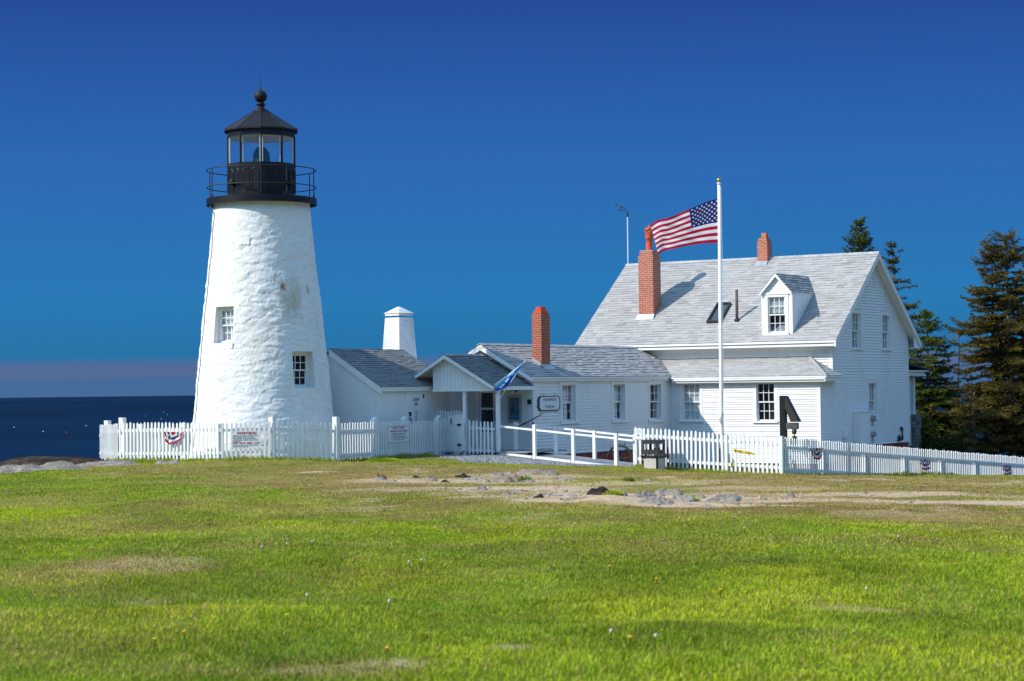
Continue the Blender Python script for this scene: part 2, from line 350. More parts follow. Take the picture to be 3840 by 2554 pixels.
dm=dirt(gx,gy); gm=gravelmask(gx,gy); dr=dry(gx,gy)
n1=fbm(gx*3,gy*3,51)[:,None]
soil=np.array([.74,.52,.33])*(.80+.4*n1)+np.array([.06,.055,.05])*(fbm(gx*9,gy*6,52)[:,None]>.56)
turf=(np.array([.22,.29,.016])*(1-dr[:,None])+np.array([.36,.26,.09])*dr[:,None])*(.7+.6*n1)
gc=turf*(1-dm[:,None])+soil*dm[:,None]; gc[gm]=np.array([.22,.22,.22])
far=(gy>67)|(edge_drop(gx,gy)>.05); gc[far]=np.array([.10,.10,.045])*(.5+n1[far])
slope=edge_drop(gx,gy)>.3; gc[slope]=np.array([.13,.115,.10])*(.5+n1[slope])
gmat,nt,b=newmat('turf_and_soil'); b.inputs['Roughness'].default_value=.95; b.inputs['Specular IOR Level'].default_value=.1
a=N(nt,'ShaderNodeAttribute'); a.attribute_name='col'
f1=noisef(nt,26,None,6,.8); f2=noisef(nt,5,None,5,.7)
c=mix(nt,1.0,a.outputs['Color'],ramp(nt,f1,[(.3,(.62,.6,.58)),(.62,(1.15,1.15,1.15))]),'MULTIPLY'); c=mix(nt,1.0,c,ramp(nt,f2,[(.3,(.85,.83,.8)),(.7,(1.1,1.1,1.1))]),'MULTIPLY')
L(nt,c,b.inputs['Base Color']); bump(nt,b,f1,.9,.06)
go=npmesh('ground',V,F,gmat,col=gc,smooth=True); tag(go,kind='structure')
# ---- sea
sm,nt,b=newmat('sea_water'); nt.nodes.remove(b)
v=coords(nt,(.006,.03,1)); f=noisef(nt,1.0,v,8,.65)
v2=coords(nt,(.0012,.0009,1)); f2=noisef(nt,1.0,v2,4,.6)
c=mix(nt,ramp(nt,f2,[(.38,(0,0,0)),(.66,(1,1,1))]),(.0005,.010,.030),(.001,.019,.058)); c=mix(nt,ramp(nt,f,[(.55,(0,0,0)),(.75,(.5,.5,.5))]),c,(.002,.028,.078))
df=N(nt,'ShaderNodeBsdfDiffuse'); gl=N(nt,'ShaderNodeBsdfGlossy'); gl.inputs['Roughness'].default_value=.3; ms=N(nt,'ShaderNodeMixShader'); ms.inputs[0].default_value=.035
bp=N(nt,'ShaderNodeBump'); bp.inputs['Strength'].default_value=.5; bp.inputs['Distance'].default_value=.5; L(nt,noisef(nt,.35,coords(nt,(1,1.6,1)),6,.6),bp.inputs['Height']); L(nt,bp.outputs[0],gl.inputs['Normal']); L(nt,bp.outputs[0],df.inputs['Normal'])
L(nt,c,df.inputs['Color']); L(nt,df.outputs[0],ms.inputs[1]); L(nt,gl.outputs[0],ms.inputs[2]); L(nt,ms.outputs[0],nt.nodes['Material Output'].inputs['Surface'])
so_=MB(); so_.face([(-9000,40,-22),(9000,40,-22),(9000,10850,-22),(-9000,10850,-22)]); tag(so_.build('sea',sm),kind='structure')
# ---- grass blades (uncountable: one object)
def blades(n,x0f,ylo,yhi,hh,wd,seed,power=1.0):
    r=np.random.default_rng(seed)
    y=ylo+(yhi-ylo)*r.random(n)**power; half=y*.268+1.0; x=(r.random(n)*2-1)*half
    dmk=dirt(x,y); dk=dry(x,y); keep=(r.random(n)>dmk*1.05)&~gravelmask(x,y)&(edge_drop(x,y)<.01)
    # under the buildings, tower and ramp
    a=(x-ORG[0])*E1[0]+(y-ORG[1])*E1[1]; bb=(x-ORG[0])*E2[0]+(y-ORG[1])*E2[1]
    keep&=~((a>-6)&(a<0)&(bb>-.1))&~((a>-.1)&(bb>11.7))&~((a>-.1)&(a<4.8)&(bb>-.1)&(bb<1.25))&~(((x+7.755)**2+(y-62.0)**2)<2.4**2)
    clump=fbm(x*2.2,y*1.6,61,3); keep&=(r.random(n)<.35+1.25*clump)
    x,y,dk,clump=x[keep],y[keep],dk[keep],clump[keep]; m=len(x); z=ground(x,y)-.004
    hue0=0; h=hh*(.55+.8*r.random(m))*(.65+.8*clump)*(1-.40*dk)*(1+.45*sstep(.62,.75,fbm(x*.9,y*.7,63,3)))
    th=r.random(m)*2*np.pi; lean=(.25+.85*r.random(m))*h; w=wd*(.6+.8*r.random(m))
    dx,dy=np.cos(th),np.sin(th); tw=th+np.pi/2+(r.random(m)-.5)*1.2; px,py=np.cos(tw)*w/2,np.sin(tw)*w/2
    b0=np.stack([x-px,y-py,z],1);b1=np.stack([x+px,y+py,z],1)
    mx,my,mz=x+dx*lean*.35,y+dy*lean*.35,z+h*.62
    m0=np.stack([mx-px*.8,my-py*.8,mz],1);m1=np.stack([mx+px*.8,my+py*.8,mz],1)
    t=np.stack([x+dx*lean,y+dy*lean,z+h*(.95-.25*r.random(m))],1)
    V=np.stack([b0,b1,m1,m0,t],1).reshape(-1,3); k=np.arange(m)*5
    F=np.concatenate([np.stack([k,k+1,k+2],1),np.stack([k,k+2,k+3],1),np.stack([k+3,k+2,k+4],1)])
    hue=fbm(x*.8,y*.5,71,3)[:,None]; fine=r.random((m,1)); fine2=fbm(x*5,y*4,77,2)[:,None]
    hue=np.clip((hue-.5)*1.9+.5,0,1); green=np.array([.18,.33,.009])*(1-hue)+np.array([.47,.52,.013])*hue
    green=green*(1-.35*fine2)+np.array([.50,.52,.05])*.35*fine2
    straw=np.array([.56,.41,.14])*fine+np.array([.34,.23,.07])*(1-fine)
    p=np.clip(dk*1.05+.12,0,1)[:,None]; pick=(r.random((m,1))<p*.85)
    mott=fbm(x*1.0+9,y*.55,91,4)[:,None]; fm=fbm(x*7,y*6,93,2)[:,None]; c=np.where(pick,straw,green)*(.72+.5*r.random((m,1)))*(.80+.34*sstep(.3,.7,mott))*(.72+.5*fm)
    cc=np.repeat(c[:,None,:],5,1);
    return V,F,cc.reshape(-1,3)
VV=[];FF=[];CC=[];off=0
GS=1.0
for (n,lo,hi,hh,wd,sd,pw) in ((int(260000*GS),9.8,20,.036,.0062,1,1.0),(int(280000*GS),18,34,.034,.009,2,.85),(int(300000*GS),32,67,.034,.015,3,.8)):
    v_,f_,c_=blades(n,0,lo,hi,hh,wd,sd,pw); VV.append(v_);FF.append(f_+off);CC.append(c_);off+=len(v_)
gr=npmesh('grass',np.concatenate(VV),np.concatenate(FF),M['grass'],col=np.concatenate(CC)); tag(gr,'short sunlit lawn grass with dry and lush patches','grass',kind='stuff')
# ---- loose stones and gravel (uncountable)
def stones(name,pts,sizes,cols,label,cat):
    base=np.array([(1,0,0),(-1,0,0),(0,1,0),(0,-1,0),(0,0,1),(0,0,-1)],float); tri=np.array([(0,2,4),(2,1,4),(1,3,4),(3,0,4),(2,0,5),(1,2,5),(3,1,5),(0,3,5)])
    m=len(pts); r=np.random.default_rng(5); sc3=sizes[:,None,None]*(.5+r.random((m,1,3)))*np.array([1,1,.6]); j=(r.random((m,6,3))-.5)*.5
    th=r.random(m)*6.28; c,s=np.cos(th),np.sin(th); B=(base+j)*sc3; X=B[...,0]*c[:,None]-B[...,1]*s[:,None]; Y=B[...,0]*s[:,None]+B[...,1]*c[:,None]
    V=np.stack([X,Y,B[...,2]],-1)+pts[:,None,:]; F=(tri[None]+np.arange(m)[:,None,None]*6).reshape(-1,3)
    o=npmesh(name,V.reshape(-1,3),F,M['stone'],col=np.repeat(cols,6,0)); return tag(o,label,cat,kind='stuff')
r=np.random.default_rng(8)
x=-2.8+6.2*r.random(30000); y=58.2+8.5*r.random(30000); k=gravelmask(x,y); x,y=x[k],y[k]
g=.12+.36*r.random((len(x),1)); stones('gravel',np.stack([x,y,ground(x,y)+.005],1),.014+.022*r.random(len(x)),g*np.array([1,1,1.02]),'grey crushed stone gravel beside the white ramp','gravel')
x=-3+16*r.random(26000); y=31+20*r.random(26000); k=(r.random(26000)<dirt(x,y)*.3*(fbm(x*1.5,y*1.5,88)**2*2.2)); x,y=x[k],y[k]
g=.15+.40*r.random((len(x),1)); stones('rubble',np.stack([x,y,ground(x,y)+.003],1),.009+.034*r.random(len(x))**3,g*np.array([1.15,.95,.75]),'small loose stones scattered over bare dirt','rubble')
# ---- ledge rocks
def ledge(name,x,y,rx,ry,h,mat,label,seed,group=None,rot=0,sink=.06,top=None,zref=None,n=46,cat='rock'):
    r=np.random.default_rng(seed); V=[];k=max(14,n//2)
    for i in range(k+1):
        f=i/k
        for j in range(n):
            t=2*math.pi*j/n; q=f**.8
            V.append((q*math.cos(t),q*math.sin(t)))
    V=np.array(V); c,s=math.cos(rot),math.sin(rot)
    rim=1+.35*(np.array([noise.noise(Vector((math.cos(math.atan2(b_,a_))*1.4+seed,math.sin(math.atan2(b_,a_))*1.4,seed*.7))) for a_,b_ in V]))
    X=V[:,0]*rx*rim;Y=V[:,1]*ry*rim; WX=x+X*c-Y*s; WY=y+X*s+Y*c; f=np.hypot(V[:,0],V[:,1])
    prof=np.sqrt(np.clip(1-f**2.6,0,1))
    nz=np.array([noise.fractal(Vector((a_*1.1/max(rx,.25),b_*1.6/max(ry,.2),seed*3.1)),1.0,2.1,5) for a_,b_ in zip(X,Y)]); fr=np.array([noise.fractal(Vector((a_*7,b_*14,seed*1.7)),.9,2,3) for a_,b_ in zip(X,Y)])
    strat=np.abs(((Y*2.2/ry+nz*.8)*1.2)%1-.5)*.5; fr=1.3*np.abs(fr)-.5*np.abs(np.array([noise.noise(Vector((a_*16,b_*22,seed))) for a_,b_ in zip(X,Y)]))
    Z=ground(WX,WY)-sink+(h+sink)*prof*(.75+.55*nz+strat*.8)+fr*.22*h*prof
    if zref is not None: Z=zref-1.2+1.2*prof**.6*(1+.0*nz)+h*(.5*nz+strat)*prof-.09*np.maximum(0,-X/rx)**1.5*2.4
    F=[]
    for i in range(k):
        for j in range(n): a_=i*n+j;b_=i*n+(j+1)%n; F.append((a_,b_,b_+n,a_+n))
    o=npmesh(name,np.stack([WX,WY,Z],1),F,mat,smooth=False,origin=(x,y,gz(x,y))); return tag(o,label,cat,group)
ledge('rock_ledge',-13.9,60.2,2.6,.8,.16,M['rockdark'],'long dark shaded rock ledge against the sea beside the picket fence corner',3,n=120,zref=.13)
ledge('rock_ledge',-12.9,53.6,1.25,.5,.20,M['rock'],'pale grey jagged ledge in grass below the dark ledge',11,n=90,rot=.1,sink=.12)
ledge('rock_ledge',-11.5,56.3,1.25,.32,.13,M['rock'],'smooth grey ledge tapering towards the fence corner',15,n=80,rot=.05,sink=.08)
ledge('rock',-9.9,56.8,.42,.25,.13,M['rock'],'small isolated grey rock at the foot of the bunting fence',17,n=40)
GRP='grey ledge stones breaking through the worn turf'
RK=[(-3.03,45.38,.17,0),(-1.52,44.59,.13,1),(-1.20,47.25,.27,1),(-.14,49.45,.2,0),(1.30,46.72,.16,0),(-3.53,53.15,.12,0),(-2.46,52.24,.13,0),(1.06,36.69,.15,0),(.98,34.83,.13,0),(.43,35.64,.12,1),(-.13,37.30,.13,0),(2.93,37.93,.38,0),(3.13,32.20,.15,0),(3.02,45.57,.12,0),(-.65,39.37,.17,0),(.11,33.28,.09,0),(-2.29,46.72,.13,1),(-2.74,44.99,.14,0),(2.0,34.9,.16,0),(1.3,35.6,.13,0),(2.5,36.3,.2,0)]
for k,(x,y,rr,dk) in enumerate(RK):
    ledge('rock',x,y,rr,rr*.8,rr*.34,M['rockdark'] if dk else M['rock'],'low dark lichened stone poking through worn turf' if dk else 'low pale grey stone poking through worn turf',20+k,(GRP+', dark') if dk else (GRP+', pale'),rot=k*.7,n=34)
ledge('rock',.66,49.16,.62,.42,.14,M['rocktan'],'flat tan rock slab below the ramp gravel',60,n=60)
ledge('rock',-.13,46.07,.42,.3,.14,M['rocktan'],'tan and grey broken ledge near the middle of the worn patch',61,n=54)
ledge('rock',1.58,37.53,.26,.22,.14,M['rockdark'],'darkest pointed stone above the pale gravel patch',62,n=44)
ledge('rock',2.40,33.74,.34,.3,.06,M['rock'],'striated grey ledge at the front edge of the bare dirt',63,n=60)
ledge('rock',3.62,34.98,.40,.3,.075,M['rock'],'rounded grey ledge with orange tint beside the grass tuft',64,n=60)
ledge('rock',5.10,36.82,.11,.10,.09,M['rock'],'lone squarish pale stone near the dirt track',65,n=24)
RK2=[(1.5,35.2,.30),(2.2,34.4,.26),(2.9,34.2,.3),(1.0,34.4,.22),(3.9,35.6,.26),(4.4,35.2,.2),(3.3,36.2,.24),(.6,36.6,.2),(2.0,36.9,.22),(-.7,45.4,.3),(-1.0,46.4,.24),(.3,45.2,.22),(-1.9,45.7,.26),(1.1,46.0,.2),(-.4,48.0,.24),(2.6,38.6,.24),(1.4,38.4,.18),(.1,38.3,.2)]
for k,(x,y,rr) in enumerate(RK2): ledge('rock',x,y,rr,rr*.7,rr*.26,M['rocktan'] if k%3==0 else M['rock'],'low tan stone poking through bare dirt' if k%3==0 else 'low pale grey stone poking through worn turf',80+k,'tan ledge stones breaking through the bare dirt' if k%3==0 else GRP+', pale',rot=k*.9,n=36)
# ---- fringe of longer grass along the fence feet
def fringe(segs,seed):
    r=np.random.default_rng(seed); P=[]
    for (x0,y0,x1,y1,dens) in segs:
        n=int(math.hypot(x1-x0,y1-y0)*dens); t=r.random(n); P.append(np.stack([x0+(x1-x0)*t+r.normal(size=n)*.05,y0+(y1-y0)*t-.06+r.normal(size=n)*.10],1))
    P=np.concatenate(P); x,y=P[:,0],P[:,1]; m=len(x); h=.05+.13*r.random(m)*(.3+fbm(x*2.3,y*2.3,15)); z=ground(x,y)-.01; a=r.random(m)*6.28; w=.007+.006*r.random(m); px,py=np.cos(a)*w,np.sin(a)*w; l=h*.5*r.random(m); dx,dy=np.cos(a*3),np.sin(a*3)
    V=np.stack([np.stack([x-px,y-py,z],1),np.stack([x+px,y+py,z],1),np.stack([x+dx*l*.5+px*.6,y+dy*l*.5+py*.6,z+h*.7],1),np.stack([x+dx*l,y+dy*l,z+h],1)],1).reshape(-1,3)
    g=r.random((m,1)); c=np.array((.20,.34,.012))*(1-g)+np.array((.44,.46,.03))*g; st=r.random((m,1))<.18; c=np.where(st,np.array((.48,.36,.14)),c)
    o=npmesh('grass_fringe',V,np.arange(len(V)).reshape(-1,4),M['grass'],col=np.repeat(c,4,0)); tag(o,'longer uncut grass along the feet of the picket fences','grass',kind='stuff')
fringe([(-13.1,63.3,-12.1,61.1,260),(-12.1,61.1,-8.67,58.9,420),(-8.67,58.9,-7.13,58.9,420),(-7.13,58.9,-5.38,59.5,380),(-5.38,59.5,-2.6,63.6,300),(3.7,60.5,7.75,57.95,420),(7.8,57.9,19,72.8,260),(5.4,59.0,6.3,58.6,300)],3)
# ---- dandelions and buoys
def flower(x,y,proto,label,grp):
    z=gz(x,y)
    if proto[0] is None:
        root=thing('dandelion',(x,y,z),label,'flower',grp); b_=MB(); b_.tube([(x,y,z),(x+.004,y,z+.07)],.0022,5)
        b_.build('stem',M['grass'],root); h_=MB()
        if proto[1]=='w': h_.lathe((x+.004,y,z+.085),[(.0,-.019),(.008,-.010),(.013,0),(.008,.010),(0,.013)],10)
        else: h_.lathe((x+.004,y,z+.072),[(.0,-.005),(.010,-.002),(.016,.005),(.009,.009),(0,.010)],10)
        h_.build('flower_head',proto[2],root,True); proto[0]=root
    else:
        o=proto[0].copy(); COL.objects.link(o); o.location=(x,y,z)
        for ch in proto[0].children: c_=ch.copy(); COL.objects.link(c_); c_.parent=o
pw=[None,'w',plain('dandelion_seed_head',(.52,.50,.42),.95)]; py_=[None,'y',plain('dandelion_bloom',(.80,.45,.01),.7)]
for x,y in [(-2.59,20.44),(-2.07,25.85),(.78,25.77),(-1.01,19.05),(-.9,19.2),(-.89,14.06),(-.48,27.9),(2.28,27.58),(3.83,32.2),(2.85,25.22),(2.75,23.88),(4.24,22.07),(2.85,16.21),(.59,12.4),(.84,12.01),(-2.45,21.46),(-2.22,21.88),(-1.63,15.61),(-5.18,34.35),(-5.63,29.1)]: flower(x,y,pw,'white dandelion seed head standing in the lawn','white dandelion clocks in the lawn')
for x,y in [(-2.11,12.72),(-2.2,12.17),(-.76,11.77),(.37,18.65),(.88,18.55),(1.22,17.21),(-.59,20.96),(-.47,21.96),(1.67,16.24),(-.66,18.86),(.69,12.06),(3.13,34.83),(-8.67,45.46),(-3.67,46.41),(5.92,32.25),(2.31,26.32),(-1.54,13.48)]: flower(x,y,py_,'yellow dandelion bloom low in the lawn','yellow dandelion blooms in the lawn')
bm=[plain('white_float',(.8,.8,.8),.5),plain('red_float',(.6,.05,.02),.5)]
b0=None
for k,(x,y) in enumerate([(-349,1394),(-290,1230),(-268,1196),(-305,1424),(-360,1953),(-306,1733),(-404,2307),(-354,2041)]):
    b_=MB(); b_.lathe((x,y,-22),[(0,-.3),(.28,-.2),(.32,.25),(.14,.5),(.05,.55),(.05,.95),(0,.97)],10)
    tag(b_.build('buoy',bm[1] if k==2 else bm[0],None,True),'tiny red float far out on the dark water' if k==2 else 'tiny white float far out on the dark water','buoy','white floats far out on the sea' if k!=2 else None)
# ================================================================== windows and cladding
def clap(mb,P,iv,z0,z1,course,openings=(),thick=.032,jit=0):
    ks=np.arange(0,int((z1-z0)/course)+2)
    lev=sorted(set([round(z0+k*course,4) for k in ks if z0+k*course<z1]+[z1]+[round(z,4) for o in openings for z in (o[2],o[3]) if z0<z<z1]))
    for za,zb in zip(lev[:-1],lev[1:]):
        if zb-za<1e-4: continue
        k=math.floor((za-z0)/course+1e-3); ca=z0+k*course; oa=thick*(1-(za-ca)/course)+.002; ob=thick*max(0,1-(zb-ca)/course)+.002
        l0,r0=iv(za);l1,r1=iv(zb)
        if r0<=l0+.01: continue
        if r1<l1: l1=r1=(l1+r1)/2
        cuts=sorted([o for o in openings if o[2]<=za+1e-3 and o[3]>=zb-1e-3])
        L0,L1=l0,l1; segs=[]
        for o in cuts: segs.append((L0,L1,o[0],o[0])); L0=L1=o[1]
        segs.append((L0,L1,r0,r1))
        for (a0,a1,b0,b1) in segs:
            if b0-a0<.004 and b1-a1<.004: continue
            mb.face([P(a0,za,oa),P(b0,za,oa),P(b1,zb,ob),P(a1,zb,ob)])
            if abs(za-ca)<1e-3: mb.face([P(a0,za,0),P(b0,za,0),P(b0,za,oa),P(a0,za,oa)])
def window(parent,P,h0,h1,z0,z1,cas=(.12,.13,.07),depth=.10,cols=3,rows=2,cover=None,name='window',sill=.05,proud=.03,muntin=.02,label=None):
    cw,ct,cb=cas; g0,g1,q0,q1=h0+cw,h1-cw,z0+cb,z1-ct
    b=MB()
    b.pbox(P,h0,g0,q0,q1,-.02,proud); b.pbox(P,g1,h1,q0,q1,-.02,proud); b.pbox(P,h0,h1,q1,z1,-.02,proud+.004); b.pbox(P,h0-.02,h1+.02,z0,q0,-.02,proud+sill)
    b.pbox(P,h0-.015,h1+.015,z1,z1+.03,-.02,proud+.025)
    t=.018; b.pbox(P,g0-t,g0,q0,q1,-depth-.06,-.021); b.pbox(P,g1,g1+t,q0,q1,-depth-.06,-.021); b.pbox(P,g0,g1,q1,q1+t,-depth-.06,-.021); b.pbox(P,g0,g1,q0-t,q0,-depth-.06,-.021)
    wo=b.build(name,M['trim'],parent)
    if label: wo['label']=label
    zm=(q0+q1)/2
    def sash(za,zb,d):
        s=MB(); st=.045; s.pbox(P,g0+.001,g0+st,za,zb,d-.035,d); s.pbox(P,g1-st,g1-.001,za,zb,d-.035,d); s.pbox(P,g0+st,g1-st,za,za+st,d-.035,d-.001); s.pbox(P,g0+st,g1-st,zb-st*.8,zb,d-.035,d-.001)
        for k in range(1,cols): h=g0+st+(g1-g0-2*st)*k/cols; s.pbox(P,h-muntin/2,h+muntin/2,za+st,zb-st*.8,d-.026,d-.005)
        for k in range(1,rows): z=za+st+(zb-za-1.8*st)*k/rows; s.pbox(P,g0+st,g1-st,z-muntin/2,z+muntin/2,d-.028,d-.007)
        s.build('sash',M['trim'],wo)
        p=MB(); d2=d-.02; p.face([P(g0+st*.5,za+st*.5,d2),P(g1-st*.5,za+st*.5,d2),P(g1-st*.5,zb-st*.5,d2),P(g0+st*.5,zb-st*.5,d2)]); p.build('pane',M['glass'],wo)
    sash(zm-.02,q1-.001,-depth+.04); sash(q0+.001,zm+.02,-depth)
    if cover: cover(wo,P,g0,g1,q0,q1,-depth-.07)
    return wo
def darkback(wo,P,g0,g1,q0,q1,d):
    b=MB(); b.pbox(P,g0-.1,g1+.1,q0-.1,q1+.1,d-.32,d-.30); b.build('dark_backing',M['dark'],wo)
def curtains(frac0=.0,top=True,side_w=.32,full=False):
    def f(wo,P,g0,g1,q0,q1,d):
        b=MB(); w=g1-g0
        spans=[(g0,g1)] if full else [(g0,g0+w*side_w),(g1-w*side_w,g1)]
        zb=q0+(q1-q0)*frac0
        for (a,c) in spans:
            n=max(8,int((c-a)/.02)); pts=[(a+(c-a)*k/n, d+.02*math.sin(k*1.9)+.008*math.sin(k*.7)) for k in range(n+1)]
            for (x0,e0),(x1,e1) in zip(pts[:-1],pts[1:]): b.face([P(x0,zb,e0),P(x1,zb,e1),P(x1,q1,e1*.5+d*.5),P(x0,q1,e0*.5+d*.5)])
        b.build('curtain',M['curtain'],wo,True,fix=False); darkback(wo,P,g0,g1,q0,q1,d)
    return f
def pane_reflections(cut=.0):  # white sheet and dark bars imitate a clapboard wall reflected in the glass
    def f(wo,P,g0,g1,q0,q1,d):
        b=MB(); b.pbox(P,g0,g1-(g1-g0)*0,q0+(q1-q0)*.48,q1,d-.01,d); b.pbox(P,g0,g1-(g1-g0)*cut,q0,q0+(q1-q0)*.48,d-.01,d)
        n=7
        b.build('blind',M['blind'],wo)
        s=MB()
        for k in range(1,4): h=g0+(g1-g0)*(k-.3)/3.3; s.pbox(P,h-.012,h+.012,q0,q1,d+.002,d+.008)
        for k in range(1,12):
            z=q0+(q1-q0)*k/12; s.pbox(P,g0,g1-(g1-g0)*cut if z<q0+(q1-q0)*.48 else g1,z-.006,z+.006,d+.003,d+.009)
        s.build('reflection_lines',M['dark'],wo); darkback(wo,P,g0,g1,q0,q1,d)
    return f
def shingles(mb,Q,L0,L1,T,expo,smin=None,smax=None,wid=(.20,.42),base=(.40,.39,.38),rng=None,thk=(.006,.016)):
    # Q(s,t,o) -> world; rows of separate tabs, darker and lighter
    rng=rng or RNG; n=int(math.ceil(T/expo)); smin=smin or (lambda t:L0); smax=smax or (lambda t:L1)
    for k in range(n):
        t=k*expo; t1=min(T,t+expo)
        if t1-t<.02: continue
        tm=t; a,bb=smin(tm),smax(tm); a1,b1=smin(t1),smax(t1); s=a-rng.random()*.3
        while s<bb:
            w=wid[0]+(wid[1]-wid[0])*rng.random(); x0=max(s,a);x1=min(s+w,bb); s+=w
            if x1-x0<.03: continue
            y0=x0 if x0>a+1e-6 else a1; y1=x1 if x1<bb-1e-6 else b1
            y0=max(y0,a1);y1=min(y1,b1)
            if y1<y0: y0=y1=(y0+y1)/2
            g=.90+.20*rng.random()
            if rng.random()<.12: g*=.86
            c=tuple(base[i]*g*(1+.03*(rng.random()-.5)) for i in range(3)); th=thk[0]+(thk[1]-thk[0])*rng.random()
            lo=t-.012*rng.random()*(1 if k else 0)
            mb.face([Q(x0,lo,th),Q(x1,lo,th),Q(y1,t1,.004),Q(y0,t1,.004)],0,c)
            mb.face([Q(x0,lo,-.004),Q(x1,lo,-.004),Q(x1,lo,th),Q(x0,lo,th)],0,tuple(v*.5 for v in c))
            mb.face([Q(x0,lo,0),Q(x0,lo,th),Q(y0,t1,.004)],0,c); mb.face([Q(x1,lo,th),Q(x1,lo,0),Q(y1,t1,.004)],0,c)
def plane_Q(o,es,et,en):
    o=np.array(o);es=np.array(es)/np.linalg.norm(es);et=np.array(et)/np.linalg.norm(et);en=np.cross(es,et); en=en if en[2]>0 else -en
    return lambda s,t,q: tuple(o+es*s+et*t+en*q)
def ridgecap(mb,p,q,w,dirA,dirB,base=(.42,.41,.40)):
    p=np.array(p);q=np.array(q);n=int(np.linalg.norm(q-p)/.2); dA=np.array(dirA)/np.linalg.norm(dirA)*w;dB=np.array(dirB)/np.linalg.norm(dirB)*w
    for k in range(n):
        a=p+(q-p)*k/n;b=p+(q-p)*(k+1)/n; up=np.array([0,0,.03]);u2=np.array([0,0,.018]); g=.85+.3*RNG.random(); c=tuple(x*g for x in base)
        for d in (dA,dB):
            mb.face([a+up,b+u2,b+u2+d,a+up+d],0,c); mb.face([a+up,a+up+d,a+d,a],0,c); mb.face([a+d,b+d,b+u2+d,a+up+d],0,tuple(x*.6 for x in c))
# ================================================================== lighthouse
TX,TY=-8.068,64.5
lh=thing('lighthouse',(TX,TY,-.3),'white rubble stone lighthouse with black iron lantern and gallery','lighthouse')
RZ=[(-.9,2.48),(1.137,2.265),(1.784,2.203),(2.647,2.121),(3.424,2.034),(4.202,1.953),(5.153,1.849),(6.106,1.741),(7.076,1.643),(8.26,1.540)]
rz=lambda z: np.interp(z,[p[0] for p in RZ],[p[1] for p in RZ])
FC=math.atan2(-TY,-TX)
OPEN=[(FC-R(39.7),R(11.2),3.60,4.76,.20),(FC+R(38),R(11.6),2.16,3.31,.27)]
th=list(np.linspace(0,2*math.pi,561)[:-1]+FC-math.pi)
for (c,d,za,zb,dp) in OPEN:
    th=[t for t in th if abs(t-(c-d))>.006 and abs(t-(c+d))>.006]+[c-d,c+d]
th=np.array(sorted(th)); zs=list(np.linspace(-.6,8.22,300))
for (c,d,za,zb,dp) in OPEN: zs=[z for z in zs if abs(z-za)>.013 and abs(z-zb)>.013]+[za,zb]
zs=np.array(sorted(zs)); TH,Z_=np.meshgrid(th,zs); Rr_=rz(Z_)
disp=np.zeros_like(TH)
def hs(p,k):
    t=math.sin(p.x*(12.9+k*7.1)+p.y*(78.2-k*3.3)+p.z*(37.7+k))*43758.5453; return (t-math.floor(t)-.5)*.5

for i in range(TH.shape[0]):
    for j in range(TH.shape[1]):
        t,z=TH[i,j],Z_[i,j]; r0=Rr_[i,j]; p=Vector((r0*math.cos(t),r0*math.sin(t),z))
        wv=noise.noise(p*1.7)*.35
        q=Vector((p.x*1.5+wv,p.y*1.5+wv*.5,p.z*4.2+wv)); vo=noise.voronoi(q); d1=vo[0]; d1_p=vo[1][0]; e=min(1,max(0,(d1[1]-d1[0])/.45)); e=e*e*(3-2*e)
        blk=(noise.cell(Vector((q.x*.5,q.y*.5,q.z*.5)))-.5)
        disp[i,j]=.009*(e-.6)+.016*noise.fractal(p*.9,1.0,2.0,3)+.008*noise.fractal(Vector((p.x*2.6,p.y*2.6,p.z*6)),.8,2.1,4)+.07*((q-d1_p).dot(Vector((hs(d1_p,0),hs(d1_p,1),hs(d1_p,2)*.5))))+.010*noise.noise(Vector((p.x*4,p.y*4,p.z*9)))+.010*max(0,noise.noise(p*5))*1.3+.006*noise.noise(p*14)
amp=sstep(8.1,7.2,Z_)*.9+.1
mask=np.ones_like(TH)
for (c,d,za,zb,dp) in OPEN:
    m_=np.maximum(sstep(d-.004,d+.07,np.abs(TH-c)),np.maximum(sstep(.004,.16,za-Z_),sstep(.004,.16,Z_-zb))); mask*=m_
RR=Rr_+disp*amp*mask
V=np.stack([TX+RR*np.cos(TH),TY+RR*np.sin(TH),Z_],-1).reshape(-1,3); nt_=len(th);nz_=len(zs); F=[]
inside=np.zeros((nz_,nt_),bool)
tm=(th+np.roll(th,-1))/2; tm[-1]=th[-1]+.003; zmid=(zs[:-1]+zs[1:])/2
for i in range(nz_-1):
    for j in range(nt_):
        if any(abs(tm[j]-c)<d and za<zmid[i]<zb for (c,d,za,zb,dp) in OPEN): continue
        a_=i*nt_+j;b_=i*nt_+(j+1)%nt_; F.append((a_,b_,b_+nt_,a_+nt_))
tmat,nt,b=newmat('whitewashed_rubble'); b.inputs['Roughness'].default_value=.75; b.inputs['Specular IOR Level'].default_value=.2
f=noisef(nt,.9,coords(nt,(1,1,.45)),7,.7); c=mix(nt,ramp(nt,f,[(.48,(0,0,0)),(.75,(.6,.6,.6))]),(.80,.80,.79),(.60,.55,.47))
f=noisef(nt,2.5,coords(nt,(1,1,2.2)),5,.65); c=mix(nt,ramp(nt,f,[(.45,(0,0,0)),(.8,(.25,.25,.25))]),c,(.62,.66,.70))
